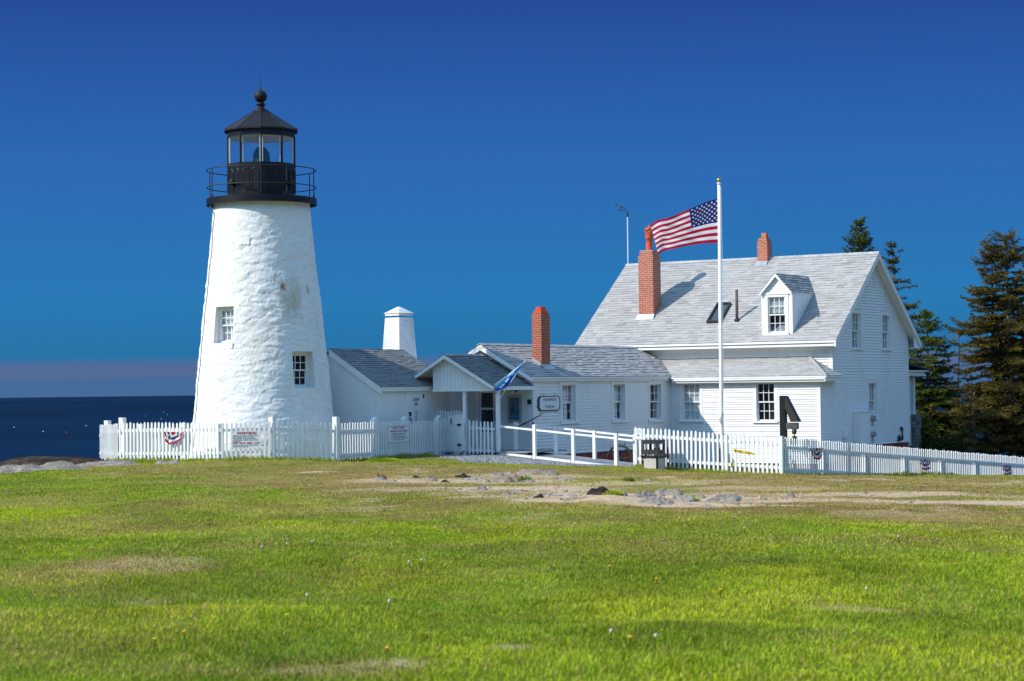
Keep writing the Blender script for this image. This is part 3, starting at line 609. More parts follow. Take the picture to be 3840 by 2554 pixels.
def spot(pos,scl,lo,hi,colr,amt,c):
    tcn=N(nt,'ShaderNodeTexCoord'); mp=N(nt,'ShaderNodeMapping'); mp.vector_type='TEXTURE'; mp.inputs['Location'].default_value=pos; mp.inputs['Scale'].default_value=scl; L(nt,tcn.outputs['Object'],mp.inputs['Vector'])
    ln=N(nt,'ShaderNodeVectorMath',operation='LENGTH'); L(nt,mp.outputs[0],ln.inputs[0])
    nf=noisef(nt,5,coords(nt,(1,1,.18)),6,.75); ad=N(nt,'ShaderNodeMath',operation='MULTIPLY_ADD'); L(nt,nf,ad.inputs[0]); ad.inputs[1].default_value=1.1; L(nt,ln.outputs['Value'],ad.inputs[2])
    return mix(nt,ramp(nt,ad.outputs[0],[(lo,(amt,)*3),(hi,(0,0,0))]),c,colr)
def tpos(px_deg,z): t=FC+R(px_deg); r0=float(rz(z)); return (.961*r0*math.cos(t),.961*r0*math.sin(t),(z+.3)*.961)
c=spot(tpos(28,4.9),(1.1,1.1,1.8),.7,1.5,(.46,.36,.25),.55,c)
c=spot(tpos(21,5.35),(.26,.26,.45),.7,1.3,(.36,.15,.05),.95,c)
c=spot(tpos(52,5.3),(.2,.2,.5),.75,1.4,(.40,.24,.14),.6,c)
c=spot(tpos(12,5.6),(.16,.3,.12),.75,1.3,(.75,.55,.30),.7,c)
L(nt,c,b.inputs['Base Color']); bump(nt,b,noisef(nt,11,None,7,.7),.55,.03)
npmesh('tower_wall',V,F,tmat,lh,smooth=True)
for kk,(c,d,za,zb,dp) in enumerate(OPEN):
    n_=np.array([math.cos(c),math.sin(c),0]);t_=np.array([-math.sin(c),math.cos(c),0])
    rb=float(rz((za+zb)/2)); hw=rb*math.sin(d); base=rb*math.cos(d)
    ctr=np.array([TX,TY,0])
    def P(h,z,dd,n_=n_,t_=t_,base=base,dp=dp): return tuple(ctr+n_*(base-dp+dd)+t_*h+np.array([0,0,z]))
    b_=MB()
    js=[k for k in range(nt_) if abs(th[k]-(c-d))<1e-6 or abs(th[k]-(c+d))<1e-6]; iz=[k for k in range(nz_) if za-1e-6<=zs[k]<=zb+1e-6]
    jr=[k for k in range(nt_) if c-d-1e-6<=th[k]<=c+d+1e-6]
    Vg=V.reshape(nz_,nt_,3)
    def inner(pt): 
        q=np.array(pt)-ctr; h=q@t_; return P(h,pt[2],-.02)
    for (A,B_) in ([(Vg[i,js[0]],Vg[i2,js[0]]) for i,i2 in zip(iz[:-1],iz[1:])]+[(Vg[i,js[1]],Vg[i2,js[1]]) for i,i2 in zip(iz[:-1],iz[1:])]+[(Vg[iz[0],j],Vg[iz[0],j2]) for j,j2 in zip(jr[:-1],jr[1:])]+[(Vg[iz[-1],j],Vg[iz[-1],j2]) for j,j2 in zip(jr[:-1],jr[1:])]):
        b_.face([A,B_,inner(B_),inner(A)])
    if kk==0: b_.pbox(P,-hw-.05,hw+.05,za-.17,za-.01,dp-.35,dp+.10)
    rc=b_.build('window_recess',M['plaster'],lh)
    window(lh,P,-hw+.005,hw-.005,za+.005,zb-.035,cas=(.06,.06,.06),depth=.06,cols=3,rows=2,proud=.0,sill=.03,cover=curtains(0,full=(kk==0)) if kk==0 else darkback,muntin=.022)
# gallery, lantern
D10=[FC+R(36*k) for k in range(10)]
def ring(rad,z,a=0): return [(TX+rad*math.cos(t+a),TY+rad*math.sin(t+a),z) for t in D10]
b_=MB(); b_.lathe((TX,TY,0),[(1.45,8.02),(1.52,8.14),(1.70,8.14),(1.70,8.085),(1.785,8.085),(1.785,8.29),(1.74,8.305),(1.0,8.33)],96); b_.build('gallery',M['black'],lh)
b_=MB(); n=96
for z in (9.222,8.667): b_.tube([(TX+1.76*math.cos(2*math.pi*k/n),TY+1.76*math.sin(2*math.pi*k/n),z) for k in range(n+1)],.017,8,cap=False)
b_.build('gallery_rail',M['iron'],lh)
for k in range(8):
    t=FC+R(-63+45*k); p=Vector((TX+1.76*math.cos(t),TY+1.76*math.sin(t),8.29)); b_=MB(); b_.tube([p,p+Vector((0,0,.95))],.016,8)
    ta=Vector((-math.sin(t),math.cos(t),0))
    for s_ in (-1,1): b_.tube([p+ta*.10*s_+Vector((0,0,.0)),p+Vector((0,0,.16))],.011,6)
    b_.build('rail_post',M['iron'],lh)
b_=MB()
for k in range(10):
    A=ring(1.145,0)[k];B_=ring(1.145,0)[(k+1)%10]
    b_.face([(A[0],A[1],8.28),(B_[0],B_[1],8.28),(B_[0],B_[1],9.385),(A[0],A[1],9.385)]); a2=ring(1.165,0)[k];c2=ring(1.165,0)[(k+1)%10]
    for (z0_,z1_) in ((8.28,8.40),(9.33,9.40)): 
        b_.face([(a2[0],a2[1],z0_),(c2[0],c2[1],z0_),(c2[0],c2[1],z1_),(a2[0],a2[1],z1_)]); b_.face([(a2[0],a2[1],z1_),(c2[0],c2[1],z1_),(B_[0],B_[1],z1_),(A[0],A[1],z1_)])
b_.face(ring(1.15,9.386)); lb=b_.build('lantern_base',M['black'],lh)
b_=MB()
for k in range(10):
    A=Vector(ring(1.145,0)[k]);B_=Vector(ring(1.145,0)[(k+1)%10]); m_=(A+B_)/2; o_=(m_-Vector((TX,TY,0))).normalized()*.006
    for f0,f1 in ((.12,.44),(.56,.88)):
        pts=[]
        for z in (8.52,9.10): pts.append(A.lerp(B_,f0)+o_+Vector((0,0,z)))
        for q in range(1,8): tq=math.pi*q/8; fm=(f0+f1)/2-(f1-f0)/2*math.cos(tq); pts.append(A.lerp(B_,fm)+o_+Vector((0,0,9.10+.11*math.sin(tq))))
        for z in (9.10,8.52): pts.append(A.lerp(B_,f1)+o_+Vector((0,0,z)))
        pts.append(pts[0]); b_.tube(pts,.012,6,cap=False)
b_.build('arched_moulding',M['black'],lb)
for fr in (-1.5,1.5):
    t=FC+R(36*fr); p=Vector((TX+1.10*math.cos(t),TY+1.10*math.sin(t),8.78)); b_=MB(); d_=Vector((math.cos(t),math.sin(t),0)); b_.tube([p,p+d_*.12,p+d_*.14],[.085,.085,.03],12); b_.build('round_vent',M['iron'],lh)
b_=MB()
for k in range(10):
    p=Vector(ring(1.125,0)[k]); b_.tube([p+Vector((0,0,9.38)),p+Vector((0,0,10.29))],.030,6)
b_.build('mullion_frame',M['black'],lh)
for k in range(10):
    A=ring(1.10,0)[k];B_=ring(1.10,0)[(k+1)%10]; b_=MB(); b_.face([(A[0],A[1],9.385),(B_[0],B_[1],9.385),(B_[0],B_[1],10.27),(A[0],A[1],10.27)]); gp=b_.build('glass_pane',M['lglass'],lh)
    b_=MB(); A=Vector(ring(1.085,0)[k]);B_=Vector(ring(1.085,0)[(k+1)%10])
    for f in (.065,.935): q=A.lerp(B_,f); b_.bar(q+Vector((0,0,9.39)),q+Vector((0,0,10.27)),.022,.022,(1,0,0))
    b_.build('glazing_bead',M['trim'],gp)
b_=MB()
for k in range(10):
    A=ring(1.135,0)[k];B_=ring(1.135,0)[(k+1)%10]; b_.face([(A[0],A[1],10.265),(B_[0],B_[1],10.265),(B_[0],B_[1],10.50),(A[0],A[1],10.50)])
b_.build('lantern_frieze',M['black'],lh)
b_=MB(); b_.face(ring(1.13,10.272)); b_.build('lantern_ceiling',M['ceil'],lh)
b_=MB(); rm=plain('lantern_roof_paint',(.013,.011,.013),.6,.0,.2,3,.25)
e0,e1,e2,e3=ring(1.235,10.47),ring(1.235,10.52),ring(.22,11.17),ring(1.12,10.47)
for k in range(10):
    j=(k+1)%10; b_.face([e1[k],e1[j],e2[j],e2[k]]); b_.face([e0[k],e0[j],e1[j],e1[k]]); b_.face([e3[k],e3[j],e0[j],e0[k]])
    b_.tube([e1[k],e2[k]],.013,5)
rf=b_.build('lantern_roof',rm,lh,fix=False)
b_=MB(); b_.lathe((TX,TY,0),[(.245,11.13),(.245,11.20),(.15,11.215),(.115,11.28),(.11,11.34),(.15,11.37),(.155,11.40),(.10,11.42),(.10,11.44)]+[(.205*math.sin(R(a)),11.642-.205*math.cos(R(a))) for a in range(20,175,12)]+[(.03,11.85),(.022,11.92),(.008,12.0),(.004,12.35),(0,12.36)],24); b_.build('finial_ball',rm,lh,True)
b_=MB(); pr=[(.0,9.30),(.27,9.30),(.28,9.44)]
for k in range(13):
    f=k/12; z=9.44+.52*f; r0=.285*math.sqrt(max(0,1-(max(0,f-.25)/.86)**2.0)); pr+=[(r0*.90,z),(r0*1.03,z+.028)]
pr+=[(.05,10.0),(0,10.02)]
b_.lathe((TX,TY,0),pr,28)
lm,nt,b=newmat('lens_glass'); b.inputs['Base Color'].default_value=(.10,.42,.46,1); b.inputs['Roughness'].default_value=.06; b.inputs['Transmission Weight'].default_value=.55; b.inputs['IOR'].default_value=1.5
b_.build('fresnel_lens',lm,lh)
b_=MB(); b_.lathe((TX,TY,0),[(.08,9.38),(.06,9.9),(0,9.92)],10)
for k in range(6):
    t=k*math.pi/3+.3; b_.tube([(TX+.29*math.cos(t),TY+.29*math.sin(t),9.38),(TX+.285*math.cos(t),TY+.285*math.sin(t),9.60),(TX+.17*math.cos(t),TY+.17*math.sin(t),9.93)],.010,5)
b_.build('lens_frame',plain('brass',(.30,.22,.09),.4,.8),lh)
# lightning cable down the shaft
b_=MB(); t=FC-R(72); cp=[]
for z in np.linspace(7.75,-.1,50):
    j=int(np.argmin(np.abs(((th-t+math.pi)%(2*math.pi))-math.pi))); i=int(np.argmin(np.abs(zs-z))); r0=RR[i,j]+.02; tt=t+.010*math.sin(z*5); cp.append((TX+r0*math.cos(tt),TY+r0*math.sin(tt),z))
b_.tube([(TX+1.74*math.cos(t),TY+1.74*math.sin(t),8.1)]+cp[:1],.016,6); b_.tube(cp,.012,5); b_.build('lightning_cable',plain('old_cable',(.16,.15,.13),.7),lh)

# the lighthouse stands a little nearer than first laid out: resize it about the eye point
KL=.961
def rescale(o):
    for ch in o.children:
        ch.data.transform(Matrix.Scale(KL,4)); rescale(ch)
rescale(lh); lh.location=(lh.location.x*KL,lh.location.y*KL,CAMZ+(lh.location.z-CAMZ)*KL)
# ================================================================== keeper's house
SHB=(.43,.415,.40)
kh=thing('keepers_house',S(1,16.6,-.6),'white clapboard two storey house with steep grey shingled roof and brick chimneys','house')
PIT=(6.96-3.63)/(16.65-12.45)
def roofz(b): return 3.63+PIT*(b-12.45)
F0=front(12.95); G0=side(5.946); LT=front(11.81)
LTW=[(.392,1.341,.743,2.245),(3.369,4.315,.713,2.235)]
GW=[(14.60,15.68,3.31,4.78),(17.52,18.58,3.31,4.78),(16.08,17.11,.72,2.225)]
def opn(w): return (w[0]+.05,w[1]-.05,w[2]+.03,w[3]-.05)
b_=MB(); clap(b_,F0,lambda z:(-4.1,5.946),2.2,3.60,.11)
clap(b_,LT,lambda z:(0,5.946),-.72,2.30,.0875,[opn(w) for w in LTW])
def gi(z):
    lo=11.81 if z<2.34 else 12.95
    return (max(lo,12.45+(z-3.56)/PIT),min(20.25,20.85-(z-3.56)/PIT))
clap(b_,G0,gi,-.20,6.85,.105,[opn(w) for w in GW])
clap(b_,side(5.946),lambda z:(11.81,13.4),-.72,-.2,.0875)
L0_=side(-4.1); 
def gl(z):
    return (max(12.95,12.45+(z-3.56)/PIT),min(20.25,20.85-(z-3.56)/PIT))
clap(b_,lambda h,z,d:S(-4.1-d,h,z),gl,-.2,6.85,.2)
clap(b_,lambda h,z,d:S(h,20.25+d,z),lambda z:(-4.1,5.946),-.2,3.6,.3)
b_.build('wall',M['siding'],kh,fix=False)
b_=MB(); b_.sbox(-4.06,5.93,12.0,20.2,-1.6,-.2); b_.sbox(.02,5.92,11.83,12.95,-1.6,-.71); b_.build('foundation',M['found'],kh)
b_=MB()
for (a,bb,z0,z1) in ((5.946,11.81,-.72,2.3),):
    b_.pbox(LT,5.85,5.968,z0,z1,-.02,.024); b_.pbox(G0,11.81,11.92,z0,z1,-.02,.022)
b_.pbox(F0,5.83,5.968,2.5,3.5,-.02,.024); b_.pbox(G0,12.93,13.05,2.40,3.9,-.02,.022); b_.pbox(G0,20.13,20.27,-.2,3.7,-.02,.024)
b_.pbox(LT,0,5.85,2.15,2.30,-.01,.02); b_.build('corner_board',M['trim'],kh)
# eave trim
b_=MB(); b_.pbox(front(12.56),-4.40,6.27,3.43,3.60,-.03,0); b_.pbox(front(12.56),-4.40,6.27,3.425,3.50,.002,.075); b_.sbox(-4.4,6.27,12.59,12.95,3.42,3.44); b_.sbox(-4.4,6.27,20.25,20.72,3.42,3.44); b_.pbox(lambda h,z,d:S(h,20.72+d,z),-4.4,6.27,3.40,3.58,-.03,0)
b_.pbox(F0,-.9,5.83,3.28,3.43,-.01,.03)
b_.build('eave_board',M['trim_peel'],kh)
# roof body and shingles
b_=MB()
for sgn in (1,):
    A=[S(-4.46,12.45,3.615),S(6.30,12.45,3.615),S(6.30,16.65,6.945),S(-4.46,16.65,6.945)]; B_=[S(-4.46,20.85,3.615),S(6.30,20.85,3.615),S(6.30,16.65,6.945),S(-4.46,16.65,6.945)]
    for q in (A,B_): b_.poly(q,(0,0,-.07))
b_.build('roof_deck',M['trim'],kh)
b_=MB(); Tl=math.hypot(4.2,3.33); eu=E2*4.2+np.array([0,0,3.33]); ed=-E2*4.2+np.array([0,0,3.33])
shingles(b_,plane_Q(S(0,12.45,3.63),E1,eu,None),-4.46,6.30,Tl,.158,base=SHB,thk=(.008,.024))
shingles(b_,plane_Q(S(0,20.85,3.63),E1,ed,None),-4.46,6.30,Tl,.4,base=SHB)
ridgecap(b_,S(-4.46,16.65,6.965),S(6.30,16.65,6.965),.15,-eu,-ed,(.47,.46,.45))
b_.build('roof',M['shingle'],kh,fix=False)
b_=MB()
def rake(mb,a,b0,z0,b1,z1,w,t,out=.0):
    p=[S(a,b0,z0),S(a,b1,z1),S(a,b1,z1-w),S(a,b0,z0-w)]; mb.poly(p,tuple(E1*t))
for aa in (6.245,-4.45):
    for b0_ in (12.46,20.84):
        b_=MB(); rake(b_,aa,b0_,3.57,16.65,6.89,.17,.05); b_.build('rake_board',M['trim'],kh)
b_=MB()
for (x0,zz,x1) in ((12.5,3.5,16.65),(20.8,3.5,16.65)):
    q=[S(5.97,x0,zz),S(6.245,x0,zz),S(6.245,x1,6.79),S(5.97,x1,6.79)]; b_.poly(q,(0,0,.02))
b_.poly([S(6.20,20.25,3.42),S(6.20,20.75,3.42),S(6.20,20.75,3.58),S(6.20,20.25,3.98)],tuple(E1*.04))
b_.build('soffit',M['trim'],kh)
# windows
window(kh,LT,*LTW[0],cas=(.12,.10,.07),cover=curtains(.0,full=True),depth=.09,label='front window with drawn white curtains in the corner shade')
window(kh,LT,*LTW[1],cas=(.12,.10,.07),cover=darkback,depth=.09,label='front window with dark bare panes beside the black bell post')
for w,f in zip(GW,(curtains(.0,side_w=.30),curtains(.0,side_w=.30),curtains(.0,side_w=.36))): window(kh,G0,*w,cas=(.13,.13,.06),cover=f,depth=.10)
# lean-to roof
b_=MB(); eL=E2*1.45+np.array([0,0,.69]); TL_=math.hypot(1.45,.69); zt=3.07;ze=2.38
Ql=plane_Q(S(0,11.5,ze),E1,eL,None)
smin=lambda t:.28-(.28+.967)*t/TL_; smax=lambda t:6.33-(6.33-5.07)*t/TL_
shingles(b_,Ql,0,0,TL_,.145,smin,smax,base=SHB)
nr=np.array(S(5.07,12.95,zt))-np.array(S(6.33,12.95,ze)); Tr=np.linalg.norm(nr); Qr=plane_Q(S(6.33,12.95,ze),-E2,nr,None)
shingles(b_,Qr,0,0,Tr,.145,lambda t:0 if t<1e9 else 0,lambda t:1.45*(1-t/Tr),base=SHB)
ridgecap(b_,S(6.33,11.5,ze+.01),S(5.07,12.95,zt+.01),.13,-E1,E2*-.8+E1*.6,(.43,.42,.41))
b_.build('lean_to_roof',M['shingle'],kh,fix=False)
b_=MB(); b_.poly([S(.2,11.5,ze-.012),S(6.33,11.5,ze-.012),S(5.07,12.95,zt-.012),S(-.95,12.95,zt-.012)],(0,0,-.05)); b_.poly([S(6.33,11.5,ze-.012),S(6.33,12.95,ze-.012),S(5.07,12.95,zt-.012)],(0,0,-.05))
b_.pbox(front(11.56),.22,6.28,ze-.135,ze-.065,-.03,.05); b_.pbox(front(11.56),.22,6.28,ze-.21,ze-.136,-.03,-.001); b_.pbox(side(6.27),11.53,13.0,ze-.19,ze-.065,-.03,.02); b_.sbox(.2,6.25,11.58,11.82,ze-.20,ze-.18); b_.sbox(5.95,6.25,11.82,13.0,ze-.20,ze-.18)
b_.sbox(5.97,6.25,12.99,13.02,ze-.2,ze-.02)
b_.build('lean_to_eave',M['trim'],kh)
# dormer
b_=MB(); D0=front(12.80); DW=(3.40,4.34,3.86,5.34)
clap(b_,D0,lambda z:(3.30,4.49) if z<5.43 else (3.30+(z-5.43)*.93,4.49-(z-5.43)*.93),3.86,6.05,.085,[(3.45,4.29,3.9,5.3)],.012)
for sgn,a in ((1,4.49),(-1,3.30)):
    Pp=(lambda h,z,d,a=a,sgn=sgn:S(a+d*sgn,h,z)); clap(b_,Pp,lambda z:(12.80,12.45+(z-3.60)/PIT),3.95,5.44,.10,(),.012)
dw=b_.build('dormer_wall',M['siding'],kh,fix=False)
b_=MB(); zr=6.11;zev=5.40;am=3.895
bk=lambda z:12.45+(z-3.63)/PIT
for sg,ae in ((1,4.53),(-1,3.26)):
    # slope from eave (ae,zev) to ridge (am,zr)
    up=E1*(am-ae)+np.array([0,0,zr-zev]); T_=math.hypot(am-ae,zr-zev); Qd=plane_Q(S(ae,12.66,zev),E2,up,None)
    L1=lambda t:bk(zev+(zr-zev)*t/T_)-12.66
    shingles(b_,Qd,0,0,T_,.13,lambda t:0,L1,base=(.40,.39,.38),thk=(.014,.032)); 
b_.build('dormer_roof',M['shingle'],kh,fix=False)
b_=MB()
for sg,ae in ((1,4.53),(-1,3.26)):
    b_.poly([S(ae,12.66,zev-.01),S(am,12.66,zr-.01),S(am,bk(zr)-.05,zr-.01),S(ae,bk(zev)-.05,zev-.01)],(0,0,-.035)); b_.poly([S(ae,12.655,zev-.012),S(am,12.655,zr-.012),S(am,12.655,zr-.13),S(ae,12.655,zev-.10)],tuple(E2*.04))
b_.pbox(D0,3.28,4.51,5.34,5.42,-.02,.05); b_.pbox(D0,3.285,3.395,3.87,5.34,-.01,.024); b_.pbox(D0,4.395,4.505,3.9,5.34,-.01,.024)
b_.build('dormer_trim',M['trim'],kh)
window(kh,D0,*DW,cas=(.13,.09,.10),cover=curtains(.55,full=True),depth=.06,name='dormer_window')
# chimneys
b_=MB(); b_.bbox(-2.35,-1.72,13.80,14.42,4.5,7.06); b_.bbox(-2.31,-1.76,13.84,14.38,7.06,7.25); c1=b_.build('chimney',M['brick'],kh); c1['label']='tall brick chimney on the front slope with a terracotta pot'
b_=MB(); p=S(-2.02,14.1,0); b_.sbox(-2.30,-1.77,13.85,14.37,7.25,7.275); b_.build('mortar_cap',M['flash'],c1)
b_=MB(); b_.lathe(p,[(.13,7.26),(.125,7.55),(.12,7.72),(.15,7.74),(.15,7.78),(.125,7.80),(.155,7.84),(.155,7.88),(.13,7.90),(.16,7.93),(.165,8.0),(.14,8.02)],20)
for k in range(6): t=k*math.pi/3; b_.tube([(p[0]+.145*math.cos(t),p[1]+.145*math.sin(t),7.99),(p[0]+.15*math.cos(t),p[1]+.15*math.sin(t),8.10)],.035,6)
b_.lathe(p,[(.17,8.08),(.16,8.13),(.06,8.17),(.03,8.25),(0,8.26)],20); b_.build('chimney_pot',M['terra'],c1,True)
b_=MB(); b_.poly([S(-2.44,13.66,roofz(13.66)+.02),S(-1.68,13.66,roofz(13.66)+.02),S(-1.68,13.79,roofz(13.79)+.12),S(-2.40,13.79,roofz(13.79)+.12)],(0,0,.012)); b_.pbox(front(13.80),-2.36,-1.71,4.6,roofz(13.8)+.10,-.02,.008); b_.build('flashing',M['flash'],c1)
b_=MB(); b_.bbox(1.445,1.86,16.38,16.80,6.55,7.58); b_.bbox(1.475,1.83,16.41,16.77,7.58,7.70); c2=b_.build('chimney',M['brick'],kh); c2['label']='short brick chimney on the ridge with a square clay flue'
b_=MB(); b_.bbox(1.57,1.76,16.5,16.70,7.68,7.90); b_.build('clay_flue',plain('orange_clay',(.55,.20,.07),.8),c2)
b_=MB(); b_.poly([S(1.40,16.20,roofz(16.20)+.02),S(1.90,16.20,roofz(16.20)+.02),S(1.87,16.37,roofz(16.37)+.06),S(1.43,16.37,roofz(16.37)+.06)],(0,0,.012)); b_.pbox(front(16.38),1.44,1.87,6.6,roofz(16.37)+.06,-.02,.006); b_.build('flashing',M['flash'],c2)
# skylight, vent pipe
Qs=plane_Q(S(0,12.45,3.63),E1,eu,None); b_=MB(); bl=math.hypot(1,PIT)
def sq(s0,s1,t0,t1,o0,o1): return [Qs(s0,t0,o0),Qs(s1,t0,o0),Qs(s1,t1,o0),Qs(s0,t1,o0),Qs(s0,t0,o1),Qs(s1,t0,o1),Qs(s1,t1,o1),Qs(s0,t1,o1)]
s0,s1,t0,t1=.75,1.33,(13.39-12.45)*bl,(14.32-12.45)*bl
for r_ in ((s0,s0+.06,t0,t1),(s1-.06,s1,t0,t1),(s0+.06,s1-.06,t0,t0+.08),(s0+.06,s1-.06,t1-.07,t1)): b_.hexa(sq(*r_,0,.11))
sk=b_.build('skylight',plain('bronze_frame',(.055,.042,.035),.45,.3),kh)
b_=MB(); b_.hexa(sq(s0+.06,s1-.06,t0+.08,t1-.07,.0,.03)); b_.build('skylight_shade',plain('grey_shade',(.07,.07,.075),.6),sk)
b_=MB(); b_.face(sq(s0+.06,s1-.06,t0+.08,t1-.07,.08,.08)[:4]); b_.build('pane',M['glass'],sk)
b_=MB(); p=Vector(S(1.95,13.48,roofz(13.48))); b_.tube([p+Vector((0,0,-.05)),p+Vector((0,0,1.16))],.055,14); b_.build('vent_pipe',plain('brown_vent_pipe',(.10,.075,.06),.6),kh,True)
b_=MB(); b_.lathe(p,[(.11,.0),(.10,.06),(.06,.10)],14); b_.build('pipe_collar',M['iron'],kh)
# things fixed to the gable wall
b_=MB(); b_.pbox(G0,14.72,15.96,-.6,1.03,.02,.30); b_.pbox(G0,14.70,15.98,1.03,1.07,.02,.34); b_.pbox(G0,14.78,15.3,-.5,.98,.301,.315); b_.build('wall_cabinet',M['trim'],kh)
for z in (.80,.22):
    b_=MB(); q=G0(15.75,z,.30); e=Vector(E1); b_.tube([Vector(q),Vector(q)+e*.10],.11,14); b_.tube([Vector(q)+e*.10,Vector(q)+e*.16],.085,14); b_.tube([Vector(q)+e*.05+Vector((0,0,-.11)),Vector(q)+e*.05+Vector((0,0,-.30))],.03,6); b_.build('electric_meter',plain('meter_grey',(.33,.34,.35),.4,.2),kh)
b_=MB(); b_.pbox(G0,13.66,13.98,.14,.46,.015,.12); b_.tube([G0(13.8,.14,.06),G0(13.8,-.1,.06),G0(13.6,-.3,.06)],.02,6); b_.build('junction_box',M['trim'],kh)
b_=MB(); b_.tube([G0(19.30,.34,.10),G0(19.30,-.03,.10),G0(19.2,-.08,.10),G0(18.98,-.08,.10),G0(18.98,.08,.10)],.055,10); b_.tube([G0(19.30,.34,-.0),G0(19.30,.34,.10)],.055,10); b_.build('exhaust_pipe',M['black'],kh)
b_=MB(); b_.tube([G0(19.2,4.85,.02),G0(19.2,4.85,.16)],.05,10); b_.build('wall_lamp',M['black'],kh)
# rear porch
b_=MB(); b_.sbox(3.5,5.75,20.25,22.6,2.36,2.52); b_.sbox(3.4,5.85,20.25,22.75,2.521,2.57); rp=b_.build('back_porch',M['trim'],kh)
b_=MB(); b_.poly([S(3.4,20.26,2.86),S(5.9,20.26,2.86),S(5.9,22.8,2.58),S(3.4,22.8,2.58)],(0,0,.03)); b_.build('porch_roof',plain('porch_shingle',(.10,.10,.11),.9),rp)
b_=MB()
for bb in (20.6,21.1,21.6,22.1): b_.sbox(5.40,5.50,bb-.05,bb+.05,-.4,2.36)
b_.sbox(3.5,5.46,20.3,20.34,-.4,2.36); b_.sbox(5.41,5.49,20.6,22.1,.72,.84); b_.sbox(5.42,5.48,20.6,21.3,-.4,.2); b_.build('porch_post',M['trim'],rp)
b_=MB(); b_.pbox(side(5.44),20.6,22.1,.84,2.36,0,.006); b_.build('porch_glass',plain('pale_porch_panel',(.36,.42,.47),.25,0,.05),rp)
b_=MB()
for z in np.arange(-1.4,.8,.14):
    for q in range(6): b_.sbox(5.0+.0,5.62+.03*RNG.random(),21.62+.13*q+.01*RNG.random(),21.74+.13*q,z+.01*RNG.random(),z+.13,0,tuple(np.array([.20,.18,.17])*(.5+RNG.random())))
b_.build('stone_pier',M['stone'],rp)
# weather mast standing at the ridge end
wm=thing('weather_mast',S(-4.43,16.75,5.5),'thin white mast with dark wind vane and cups above the roof ridge','weather vane')
p=Vector(S(-4.43,16.75,0)); b_=MB(); b_.tube([p+Vector((0,0,5.2)),p+Vector((0,0,9.0))],.022,8); b_.build('mast_pole',M['pole'],wm)
b_=MB(); q=[Vector(S(-4.43,16.75,9.0)),Vector(S(-4.50,16.75,9.16)),Vector(S(-4.60,16.75,9.27)),Vector(S(-4.72,16.75,9.28))]; b_.tube([q[0]-Vector((0,0,.12)),q[0]+Vector((0,0,.06))],.035,8); b_.tube(q,.016,6); b_.build('bent_arm',M['iron'],wm)
b_=MB(); c=Vector(S(-4.74,16.75,9.30)); b_.tube([c-Vector((0,0,.12)),c+Vector((0,0,.05))],.02,6); b_.tube([Vector(S(-4.62,16.75,9.31)),Vector(S(-4.95,16.75,9.38))],.012,6); b_.poly([S(-4.88,16.75,9.35),S(-4.97,16.75,9.36),S(-5.01,16.75,9.47),S(-4.93,16.75,9.44)],tuple(E2*.006)); b_.build('wind_vane',M['iron'],wm)
b_=MB()
for s_ in (-1,1): b_.lathe(Vector(S(-4.74+.075*s_,16.75,9.17)),[(0,-.035),(.03,-.02),(.035,.01),(.0,.035)],8)
b_.build('wind_cup',M['iron'],wm)
# ================================================================== museum wing with porch
mw_=thing('museum_building',S(-1.8,6,-.4),'low white clapboard museum wing with grey shingle roof and open entrance porch','building')
W0=side(0); WW=[(3.94,5.06,.843,2.285),(7.42,8.48,.815,2.285),(10.09,11.18,.775,2.275)]
b_=MB(); clap(b_,W0,lambda z:(2.2,11.85),-.14,2.34,.1065,[opn(w) for w in WW])
WG=front(2.2); wz=lambda a:2.40+(.15-a)*(3.54-2.44)/1.98 if a>-1.83 else 2.40+(a+3.81)*(3.54-2.44)/1.98
def wi(z):
    if z<2.36: return (-3.66,0)
    h=(z-2.38)/((3.54-2.44)/1.98); return (-3.80+h,.14-h)
clap(b_,WG,wi,.06,3.45,.1065,[(-2.2,-1.2,.1,2.1)])
clap(b_,lambda h,z,d:S(-3.66-d,h,z),lambda z:(2.2,12.9),-.2,2.36,.2)
b_.build('wall',M['siding'],mw_,fix=False)
b_=MB(); b_.sbox(-3.62,-.02,2.25,11.9,-1.4,-.142); b_.sbox(-.05,.02,8.0,8.04,-1.2,-.142); b_.build('foundation',M['found'],mw_)
b_=MB(); b_.pbox(W0,2.18,2.31,-.14,2.3,-.02,.024); b_.pbox(WG,-.13,.024,.06,2.36,-.02,.022); b_.pbox(W0,11.70,11.80,-.14,2.3,-.02,.02); b_.pbox(W0,2.31,11.8,2.24,2.33,-.01,.02); b_.pbox(W0,2.2,11.85,-.165,-.141,-.02,.03); b_.build('corner_board',M['trim'],mw_)
b_=MB(); b_.pbox(side(.12),1.93,12.06,2.285,2.40,-.03,0); b_.pbox(side(.12),1.93,12.06,2.40,2.43,-.03,.025); b_.sbox(0,.09,2.2,11.9,2.28,2.30); 
for a0,a1,z0,z1 in ((.16,-1.83,2.43,3.53),(-3.82,-1.83,2.43,3.53)):
    b_.poly([S(a0,1.90,z0-.012),S(a1,1.90,z1-.012),S(a1,1.90,z1-.19),S(a0,1.90,z0-.15)],tuple(E2*.05))
    b_.poly([S(a0,1.93,z0-.06),S(a1,1.93,z1-.06),S(a1,12.9,z1-.06),S(a0,12.9,z0-.06)],(0,0,.04))
for a0,a1,z0,z1 in ((0,-1.83,2.33,3.36),(-3.66,-1.83,2.33,3.36)): b_.poly([S(a0,2.15,z0),S(a1,2.15,z1),S(a1,2.15,z1-.12),S(a0,2.15,z0-.12)],tuple(E2*.03))
b_.build('eave_board',M['trim_peel'],mw_)
b_=MB(); up=-E1*1.98+np.array([0,0,1.10]); Tw=math.hypot(1.98,1.1)
shingles(b_,plane_Q(S(.15,0,2.44),E2,up,None),1.88,12.93,Tw,.125,base=(.47,.455,.44),thk=(.010,.030))
